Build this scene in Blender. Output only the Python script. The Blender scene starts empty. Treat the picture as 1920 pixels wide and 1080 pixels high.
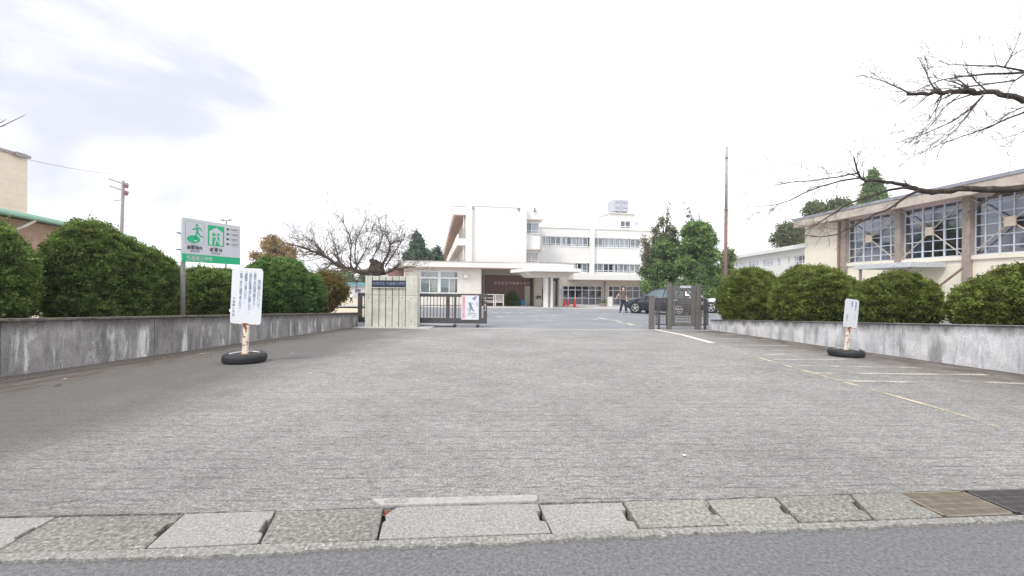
import bpy, math, random
import numpy as np
from math import radians as R, sin, cos, pi, sqrt, atan2
from mathutils import Vector, Matrix

random.seed(7)
rng = np.random.default_rng(11)
S = bpy.context.scene
COL = S.collection

# ------------------------------------------------------------------ camera, sky, sun, exposure
CZ = 1.15                    # eye height above the road
F = 800.0                    # focal length in pixels of a 1920 wide frame
ROLL = 0.010
HZ = 537.0
cam_d = bpy.data.cameras.new('camera'); cam = bpy.data.objects.new('camera', cam_d); COL.objects.link(cam)
cam_d.sensor_width = 36; cam_d.lens = 36 * F / 1920
cam_d.shift_y = -3 / 1920
cam_d.clip_start = 0.05; cam_d.clip_end = 3000
cam.location = (0, 0, CZ); cam.rotation_euler = (R(90), -ROLL, 0)
S.camera = cam
S.view_settings.view_transform = 'Standard'; S.view_settings.look = 'None'
S.view_settings.exposure = 0.57; S.view_settings.gamma = 1
S.view_settings.use_curve_mapping = False
SUN_EL, SUN_AZ = 48.0, 222.0      # azimuth clockwise from +Y (north): behind the camera, to the left

w = bpy.data.worlds.new('World'); S.world = w; w.use_nodes = True
nt = w.node_tree; nt.nodes.clear()
def wn(t, **k):
    n = nt.nodes.new(t)
    for a, b in k.items(): setattr(n, a, b)
    return n
out = wn('ShaderNodeOutputWorld'); bg = wn('ShaderNodeBackground'); bg.inputs['Strength'].default_value = 0.1
sky = wn('ShaderNodeTexSky', sky_type='NISHITA', sun_disc=False)
sky.sun_elevation = R(SUN_EL); sky.sun_rotation = R(SUN_AZ)
tc = wn('ShaderNodeTexCoord'); sep = wn('ShaderNodeSeparateXYZ')
nt.links.new(tc.outputs['Generated'], sep.inputs[0])
mp = wn('ShaderNodeMapping'); mp.inputs['Scale'].default_value = (1.0, 1.0, 2.1); mp.inputs['Location'].default_value = (0.95, 0.4, 0.7)
nt.links.new(tc.outputs['Generated'], mp.inputs['Vector'])
no = wn('ShaderNodeTexNoise'); no.inputs['Scale'].default_value = 2.3; no.inputs['Detail'].default_value = 7; no.inputs['Roughness'].default_value = 0.5
no.inputs['Distortion'].default_value = 0.25
nt.links.new(mp.outputs[0], no.inputs['Vector'])
def wmath(op, a, b=None, clamp=False):
    m = wn('ShaderNodeMath', operation=op); m.use_clamp = clamp
    for i, v in enumerate((a, b)):
        if v is None: continue
        if isinstance(v, (int, float)): m.inputs[i].default_value = v
        else: nt.links.new(v, m.inputs[i])
    return m.outputs[0]
# the overcast is thicker and greyer towards the west (left), thin and bright elsewhere
dt = wn('ShaderNodeVectorMath', operation='DOT_PRODUCT'); dt.inputs[1].default_value = (-0.78, 0.50, 0.38)
nt.links.new(tc.outputs['Generated'], dt.inputs[0])
wb0 = wn('ShaderNodeMapRange', interpolation_type='SMOOTHSTEP'); wb0.inputs['From Min'].default_value = 0.80; wb0.inputs['From Max'].default_value = 0.97; wb0.inputs['To Max'].default_value = 0.20
nt.links.new(dt.outputs['Value'], wb0.inputs['Value'])
bias = wmath('ADD', wmath('MULTIPLY', sep.outputs[0], -0.16), wb0.outputs[0])
cl = wmath('ADD', no.outputs['Fac'], bias)
rmp = wn('ShaderNodeMapRange', interpolation_type='SMOOTHSTEP'); rmp.inputs['From Min'].default_value = 0.60; rmp.inputs['From Max'].default_value = 0.90
nt.links.new(cl, rmp.inputs['Value'])
mixc = wn('ShaderNodeMix', data_type='RGBA')
mixc.inputs['A'].default_value = (11.5, 11.5, 11.8, 1); mixc.inputs['B'].default_value = (5.6, 5.75, 6.5, 1)
nt.links.new(rmp.outputs[0], mixc.inputs['Factor'])
mix2 = wn('ShaderNodeMix', data_type='RGBA'); mix2.inputs['Factor'].default_value = 0.97
nt.links.new(sky.outputs[0], mix2.inputs['A']); nt.links.new(mixc.outputs['Result'], mix2.inputs['B'])
nt.links.new(mix2.outputs['Result'], bg.inputs['Color']); nt.links.new(bg.outputs[0], out.inputs[0])

sun_d = bpy.data.lights.new('sun', 'SUN'); sun = bpy.data.objects.new('sun', sun_d); COL.objects.link(sun)
sun_d.energy = 1.7; sun_d.angle = R(14); sun_d.color = (1, 0.96, 0.9)
sv = Vector((sin(R(SUN_AZ)) * cos(R(SUN_EL)), cos(R(SUN_AZ)) * cos(R(SUN_EL)), sin(R(SUN_EL))))
sun.rotation_euler = sv.to_track_quat('Z', 'Y').to_euler(); sun.location = sv * 60

# ------------------------------------------------------------------ the lie of the land
HY = [(-400, 1.15), (5, 1.15), (15, 1.48), (24, 1.52), (33, 1.62), (42, 1.88), (48, 2.08), (54, 2.28), (60, 2.4), (900, 2.4)]
def gz(y):
    for (a, ha), (b, hb) in zip(HY, HY[1:]):
        if y <= b: return CZ - (ha + (hb - ha) * (y - a) / (b - a))
    return CZ - 2.4
def lev(px, py):
    dx, dy = px - 960, py - HZ
    return (dx + dy * ROLL) / F, (dy - dx * ROLL) / F
def at(px, py, Y):
    u, v = lev(px, py); return Vector((u * Y, Y, CZ - v * Y))
def G(px, py, dz=0.0):
    u, v = lev(px, py); Y = 3.0
    for _ in range(60):
        Y = 0.5 * Y + 0.5 * (CZ - gz(Y) - dz) / max(v, 1e-4)
    return Vector((u * Y, Y, gz(Y) + dz))

# ------------------------------------------------------------------ materials
MATS = {}
def lnk(t, a, b): t.links.new(a, b)
def base_mat(name, rough=0.8, metal=0.0, spec=0.4):
    m = bpy.data.materials.new(name); m.use_nodes = True
    b = m.node_tree.nodes['Principled BSDF']
    b.inputs['Roughness'].default_value = rough; b.inputs['Metallic'].default_value = metal
    b.inputs['Specular IOR Level'].default_value = spec
    return m, m.node_tree, b
def coords(t, scale=(1, 1, 1), world=False):
    if world:
        c = t.nodes.new('ShaderNodeNewGeometry').outputs['Position']
    else:
        c = t.nodes.new('ShaderNodeTexCoord').outputs['Object']
    mpn = t.nodes.new('ShaderNodeMapping'); mpn.inputs['Scale'].default_value = scale
    lnk(t, c, mpn.inputs['Vector']); return mpn.outputs[0]
def noise(t, vec, scale, detail=4, rough=0.55, dist=0.0):
    n = t.nodes.new('ShaderNodeTexNoise'); n.inputs['Scale'].default_value = scale; n.inputs['Detail'].default_value = detail
    n.inputs['Roughness'].default_value = rough; n.inputs['Distortion'].default_value = dist
    lnk(t, vec, n.inputs['Vector']); return n.outputs['Fac']
def ramp(t, fac, stops):
    r = t.nodes.new('ShaderNodeValToRGB'); el = r.color_ramp.elements
    while len(el) < len(stops): el.new(0.5)
    for e, (p, c) in zip(el, stops):
        e.position = p; e.color = tuple(c) + (1,) if len(c) == 3 else c
    lnk(t, fac, r.inputs[0]); return r.outputs[0]
def g3(v): return (v, v, v)
def rng_(t, v, a, b, c=0.0, d=1.0, smooth=False):
    n = t.nodes.new('ShaderNodeMapRange'); n.interpolation_type = 'SMOOTHSTEP' if smooth else 'LINEAR'
    for k, x in zip(('From Min', 'From Max', 'To Min', 'To Max'), (a, b, c, d)): n.inputs[k].default_value = x
    lnk(t, v, n.inputs['Value']); return n.outputs[0]
def mixrgb(t, fac, a, b, mode='MIX'):
    n = t.nodes.new('ShaderNodeMix'); n.data_type = 'RGBA'; n.blend_type = mode
    for key, v in (('Factor', fac), ('A', a), ('B', b)):
        if isinstance(v, (int, float)): n.inputs[key].default_value = v
        elif isinstance(v, tuple): n.inputs[key].default_value = v + (1,)
        else: lnk(t, v, n.inputs[key])
    return n.outputs['Result']
def mth(t, op, a, b=None):
    m = t.nodes.new('ShaderNodeMath'); m.operation = op
    for i, v in enumerate((a, b)):
        if v is None: continue
        if isinstance(v, (int, float)): m.inputs[i].default_value = v
        else: lnk(t, v, m.inputs[i])
    return m.outputs[0]
def bump(t, b, h, strength=0.4, dist=0.01):
    n = t.nodes.new('ShaderNodeBump'); n.inputs['Strength'].default_value = strength; n.inputs['Distance'].default_value = dist
    lnk(t, h, n.inputs['Height']); lnk(t, n.outputs[0], b.inputs['Normal'])

def plain(name, c, rough=0.6, metal=0, var=0.12, scale=6, bmp=0.0, spec=0.4, rust=0.0, grime=0.0):
    m, t, b = base_mat(name, rough, metal, spec)
    v = coords(t)
    n = noise(t, v, scale, 5)
    lo = tuple(x * (1 - var) for x in c); hi = tuple(min(1, x * (1 + var)) for x in c)
    col = ramp(t, n, [(0.3, lo), (0.7, hi)])
    if rust:
        rn = noise(t, v, 9, 6, 0.65)
        col = mixrgb(t, rng_(t, rn, 0.62 - rust * 0.2, 0.66 - rust * 0.15), col, (0.22, 0.085, 0.035))
    if grime:
        gv = coords(t, (3, 3, 0.5)); gn = noise(t, gv, 2.2, 6, 0.6)
        col = mixrgb(t, rng_(t, gn, 0.5, 0.75, 0, grime), col, tuple(x * 0.45 for x in c))
    lnk(t, col, b.inputs['Base Color'])
    if bmp: bump(t, b, noise(t, v, scale * 6, 4), bmp, 0.01)
    return m

def m_driveway():
    m, t, b = base_mat('driveway_concrete', 0.88, 0, 0.25)
    v = coords(t)
    fine = noise(t, v, 70, 6, 0.75); mid = noise(t, coords(t, (1, 2.6, 1)), 13, 6, 0.8); big = noise(t, v, 0.55, 4, 0.6)
    vo = t.nodes.new('ShaderNodeTexVoronoi'); vo.inputs['Scale'].default_value = 55; lnk(t, v, vo.inputs['Vector'])
    col = ramp(t, fine, [(0.34, (0.10, 0.098, 0.097)), (0.45, (0.25, 0.246, 0.242)), (0.55, (0.325, 0.319, 0.311)), (0.67, (0.57, 0.56, 0.545))])
    col = mixrgb(t, 1.0, col, ramp(t, mid, [(0.35, g3(0.60)), (0.65, g3(1.36))]), 'MULTIPLY')
    col = mixrgb(t, 1.0, col, ramp(t, big, [(0.3, g3(0.82)), (0.7, g3(1.08))]), 'MULTIPLY')
    blot = noise(t, coords(t, (1, 1.5, 1)), 2.6, 6, 0.7)
    col = mixrgb(t, 1.0, col, ramp(t, blot, [(0.35, g3(0.87)), (0.6, g3(1.04))]), 'MULTIPLY')
    agg = rng_(t, vo.outputs['Distance'], 0.10, 0.22, 1, 0)
    col = mixrgb(t, mth(t, 'MULTIPLY', agg, rng_(t, noise(t, v, 31, 2), 0.52, 0.6)), col, (0.66, 0.64, 0.6))
    # tamped grooves across the drive, about every 14 cm, broken and wavering
    sp = t.nodes.new('ShaderNodeSeparateXYZ'); lnk(t, v, sp.inputs[0])
    wob = mth(t, 'MULTIPLY', noise(t, coords(t, (0.8, 0.8, 1)), 1.2, 3), 0.10)
    wob2 = mth(t, 'MULTIPLY', noise(t, v, 22, 3), 0.012)
    yy = mth(t, 'ADD', mth(t, 'ADD', mth(t, 'SUBTRACT', sp.outputs[1], mth(t, 'MULTIPLY', sp.outputs[0], 0.03)), wob), wob2)
    fr = mth(t, 'FRACT', mth(t, 'DIVIDE', yy, 0.135))
    line = rng_(t, mth(t, 'ABSOLUTE', mth(t, 'SUBTRACT', fr, 0.5)), 0.0, 0.055, 1, 0)
    line = mth(t, 'MULTIPLY', line, rng_(t, noise(t, coords(t, (0.6, 5, 1)), 5, 3), 0.40, 0.56))
    col = mixrgb(t, mth(t, 'MULTIPLY', line, 0.6), col, g3(0.085))
    # moss and dirt creep in from the two sides (long-lived stain, ragged edge)
    edge = mth(t, 'ADD', sp.outputs[0], mth(t, 'MULTIPLY', noise(t, coords(t, (0.7, 0.35, 1)), 1.5, 5, 0.6), 2.2))
    ls = rng_(t, edge, -3.0, -1.1, 1, 0, True); rs = rng_(t, edge, 5.4, 7.9, 0, 1, True)
    col = mixrgb(t, mth(t, 'MULTIPLY', ls, 0.85), col, mixrgb(t, fine, (0.035, 0.033, 0.031), (0.185, 0.178, 0.168)))
    col = mixrgb(t, mth(t, 'MULTIPLY', rs, 0.6), col, mixrgb(t, fine, (0.06, 0.055, 0.05), (0.2, 0.185, 0.165)))
    # brown leaf-litter dirt hard against the walls
    litter = noise(t, coords(t, (2.2, 0.6, 1)), 3.0, 6, 0.7)
    l2 = mth(t, 'MULTIPLY', rng_(t, sp.outputs[0], -5.45, -4.7, 1, 0, True), rng_(t, litter, 0.42, 0.62))
    r2 = mth(t, 'MULTIPLY', rng_(t, sp.outputs[0], 5.7, 6.9, 0, 1, True), rng_(t, litter, 0.40, 0.60))
    col = mixrgb(t, mth(t, 'MULTIPLY', mth(t, 'MAXIMUM', l2, r2), 0.8), col, (0.075, 0.052, 0.038))
    lnk(t, col, b.inputs['Base Color'])
    h = mth(t, 'SUBTRACT', mth(t, 'ADD', mth(t, 'MULTIPLY', fine, 0.7), mth(t, 'MULTIPLY', mid, 0.7)), mth(t, 'MULTIPLY', line, 0.5))
    bump(t, b, h, 1.0, 0.014)
    return m

def m_ground(name, stops, scale, bmp=0.5, bigvar=0.1, speck=None, rough=0.9):
    m, t, b = base_mat(name, rough, 0, 0.25)
    v = coords(t)
    fine = noise(t, v, scale, 6, 0.75); big = noise(t, v, 0.5, 5, 0.6)
    col = ramp(t, fine, stops)
    col = mixrgb(t, 1.0, col, ramp(t, big, [(0.3, g3(1 - bigvar)), (0.7, g3(1 + bigvar))]), 'MULTIPLY')
    if speck:
        vo = t.nodes.new('ShaderNodeTexVoronoi'); vo.inputs['Scale'].default_value = speck; lnk(t, v, vo.inputs['Vector'])
        f = mth(t, 'MULTIPLY', rng_(t, vo.outputs['Distance'], 0.12, 0.26, 1, 0), rng_(t, noise(t, v, speck * 0.6, 2), 0.5, 0.6))
        col = mixrgb(t, f, col, g3(0.55))
    lnk(t, col, b.inputs['Base Color']); bump(t, b, fine, bmp, 0.01)
    return m

def m_wall(name, base, dark, light_amt, moss):
    """rendered concrete: vertical run-off streaks, pale lime bloom, mossy top edge"""
    m, t, b = base_mat(name, 0.9, 0, 0.2)
    v = coords(t)
    fine = noise(t, v, 38, 6, 0.7)
    big = noise(t, coords(t, (0.9, 0.9, 0.6)), 1.9, 7, 0.7)
    st = noise(t, coords(t, (2.6, 2.6, 0.42)), 1.7, 7, 0.66, 0.5)
    col = mixrgb(t, rng_(t, big, 0.36, 0.64), dark, base)
    col = mixrgb(t, mth(t, 'MULTIPLY', rng_(t, st, 0.53, 0.62), light_amt), col, (0.72, 0.72, 0.70))
    col = mixrgb(t, mth(t, 'MULTIPLY', rng_(t, st, 0.47, 0.36), 0.5), col, (0.08, 0.076, 0.07))
    uv = t.nodes.new('ShaderNodeAttribute'); uv.attribute_name = 'top_dist'
    topd = mth(t, 'ADD', uv.outputs['Fac'], mth(t, 'MULTIPLY', mth(t, 'SUBTRACT', 0.5, st), 0.55))
    col = mixrgb(t, mth(t, 'MULTIPLY', rng_(t, topd, 0.0, 0.16, 1, 0), moss), col, (0.055, 0.05, 0.045))
    col = mixrgb(t, 1.0, col, ramp(t, fine, [(0.3, g3(0.78)), (0.7, g3(1.18))]), 'MULTIPLY')
    lnk(t, col, b.inputs['Base Color']); bump(t, b, fine, 0.5, 0.012)
    return m

def m_leaf(name, greens, tip=None, tipamt=0.2, trans=0.48, nsc=5.0):
    m, t, b = base_mat(name, 0.8, 0, 0.12)
    gi = t.nodes.new('ShaderNodeNewGeometry')
    col = ramp(t, gi.outputs['Random Per Island'], [(i / max(1, len(greens) - 1), g) for i, g in enumerate(greens)])
    v = coords(t, world=True)
    big = noise(t, v, 1.6, 4); tmp_ = t.nodes.new('ShaderNodeMapping'); tmp_.inputs['Scale'].default_value = (1, 1, 2.0); lnk(t, v, tmp_.inputs['Vector']); tuft = noise(t, tmp_.outputs[0], nsc, 4)
    col = mixrgb(t, 1.0, col, ramp(t, big, [(0.3, g3(0.75)), (0.7, g3(1.25))]), 'MULTIPLY')
    col = mixrgb(t, 1.0, col, ramp(t, tuft, [(0.36, g3(0.5)), (0.50, g3(1.1)), (0.64, g3(1.95))]), 'MULTIPLY')  # pale and dark tufts paint in lit tops and shaded gaps
    if tip:
        f = mth(t, 'MULTIPLY', rng_(t, noise(t, v, 4.5, 4), 0.52, 0.68), tipamt)
        col = mixrgb(t, f, col, tip)
    lnk(t, col, b.inputs['Base Color'])
    tr = t.nodes.new('ShaderNodeBsdfTranslucent'); lnk(t, col, tr.inputs['Color'])
    mx = t.nodes.new('ShaderNodeMixShader'); mx.inputs[0].default_value = trans
    lnk(t, b.outputs[0], mx.inputs[1]); lnk(t, tr.outputs[0], mx.inputs[2])
    lnk(t, mx.outputs[0], t.nodes['Material Output'].inputs['Surface'])
    return m

def m_paintmark(name, c, lo, hi):
    """worn road paint: flakes missing where the concrete shows"""
    m, t, b = base_mat(name, 0.8, 0, 0.3)
    v = coords(t)
    col = ramp(t, noise(t, v, 40, 4), [(0.3, tuple(x * 0.85 for x in c)), (0.7, c)])
    lnk(t, col, b.inputs['Base Color'])
    f = mth(t, 'ADD', mth(t, 'MULTIPLY', noise(t, v, 45, 5, 0.8), 0.5), mth(t, 'MULTIPLY', noise(t, v, 2.6, 4), 0.5))
    a = rng_(t, f, lo, hi)
    tr = t.nodes.new('ShaderNodeBsdfTransparent'); mx = t.nodes.new('ShaderNodeMixShader')
    lnk(t, a, mx.inputs[0]); lnk(t, tr.outputs[0], mx.inputs[1]); lnk(t, b.outputs[0], mx.inputs[2])
    lnk(t, mx.outputs[0], t.nodes['Material Output'].inputs['Surface'])
    return m

def m_glass(name, tint=(0.55, 0.62, 0.66), refl=0.12):
    m = bpy.data.materials.new(name); m.use_nodes = True; t = m.node_tree; t.nodes.clear()
    o = t.nodes.new('ShaderNodeOutputMaterial'); tr = t.nodes.new('ShaderNodeBsdfTransparent'); tr.inputs[0].default_value = tint + (1,)
    gl = t.nodes.new('ShaderNodeBsdfGlossy'); gl.inputs['Roughness'].default_value = 0.03; gl.inputs[0].default_value = (0.9, 0.93, 0.97, 1)
    lw = t.nodes.new('ShaderNodeLayerWeight'); lw.inputs[0].default_value = 0.25
    f = rng_(t, lw.outputs['Facing'], 0, 1, refl, 0.75)
    mx = t.nodes.new('ShaderNodeMixShader'); lnk(t, f, mx.inputs[0]); lnk(t, tr.outputs[0], mx.inputs[1]); lnk(t, gl.outputs[0], mx.inputs[2])
    lnk(t, mx.outputs[0], o.inputs[0]); return m

def m_siding(name, c, pitch, zdir=True, lw=0.02, dirt=0.15):
    m, t, b = base_mat(name, 0.75, 0, 0.3)
    v = coords(t); sp = t.nodes.new('ShaderNodeSeparateXYZ'); lnk(t, v, sp.inputs[0])
    n = noise(t, v, 1.1, 6, 0.6)
    col = ramp(t, n, [(0.3, tuple(x * (1 - dirt) for x in c)), (0.65, c)])
    fr = mth(t, 'FRACT', mth(t, 'DIVIDE', sp.outputs[2], pitch))
    ln_ = rng_(t, mth(t, 'ABSOLUTE', mth(t, 'SUBTRACT', fr, 0.5)), 0, lw / pitch, 1, 0)
    col = mixrgb(t, mth(t, 'MULTIPLY', ln_, 0.45), col, tuple(x * 0.5 for x in c))
    st = noise(t, coords(t, (3, 3, 0.25)), 2.0, 5, 0.6)
    col = mixrgb(t, rng_(t, st, 0.55, 0.8, 0, 0.3), col, tuple(x * 0.6 for x in c))
    lnk(t, col, b.inputs['Base Color']); bump(t, b, mth(t, 'MULTIPLY', ln_, -1), 0.4, 0.01)
    return m

def m_brick():
    m, t, b = base_mat('brown_brick_tile', 0.75, 0, 0.3)
    br = t.nodes.new('ShaderNodeTexBrick'); v = t.nodes.new('ShaderNodeTexCoord').outputs['Object']
    mpn = t.nodes.new('ShaderNodeMapping'); mpn.inputs['Rotation'].default_value = (R(90), 0, 0); lnk(t, v, mpn.inputs[0])
    br.inputs['Scale'].default_value = 4.2; br.inputs['Color1'].default_value = (0.27, 0.145, 0.14, 1); br.inputs['Color2'].default_value = (0.22, 0.12, 0.118, 1)
    br.inputs['Mortar'].default_value = (0.26, 0.19, 0.18, 1); br.inputs['Mortar Size'].default_value = 0.015
    lnk(t, mpn.outputs[0], br.inputs['Vector']); lnk(t, br.outputs['Color'], b.inputs['Base Color'])
    return m

def m_bark(name, c):
    m, t, b = base_mat(name, 0.95, 0, 0.15)
    v = coords(t, (1, 1, 0.5)); n = noise(t, v, 14, 6, 0.7); l = noise(t, v, 5, 5, 0.7)
    col = ramp(t, n, [(0.3, tuple(x * 0.5 for x in c)), (0.65, c)])
    col = mixrgb(t, rng_(t, l, 0.6, 0.7, 0, 0.5), col, (0.22, 0.23, 0.2))
    lnk(t, col, b.inputs['Base Color']); bump(t, b, n, 0.8, 0.02); return m

def m_carpaint(name, c, rough=0.22):
    m, t, b = base_mat(name, rough, 0.35, 0.5)
    b.inputs['Base Color'].default_value = c + (1,); b.inputs['Coat Weight'].default_value = 0.8; b.inputs['Coat Roughness'].default_value = 0.06
    return m

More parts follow.
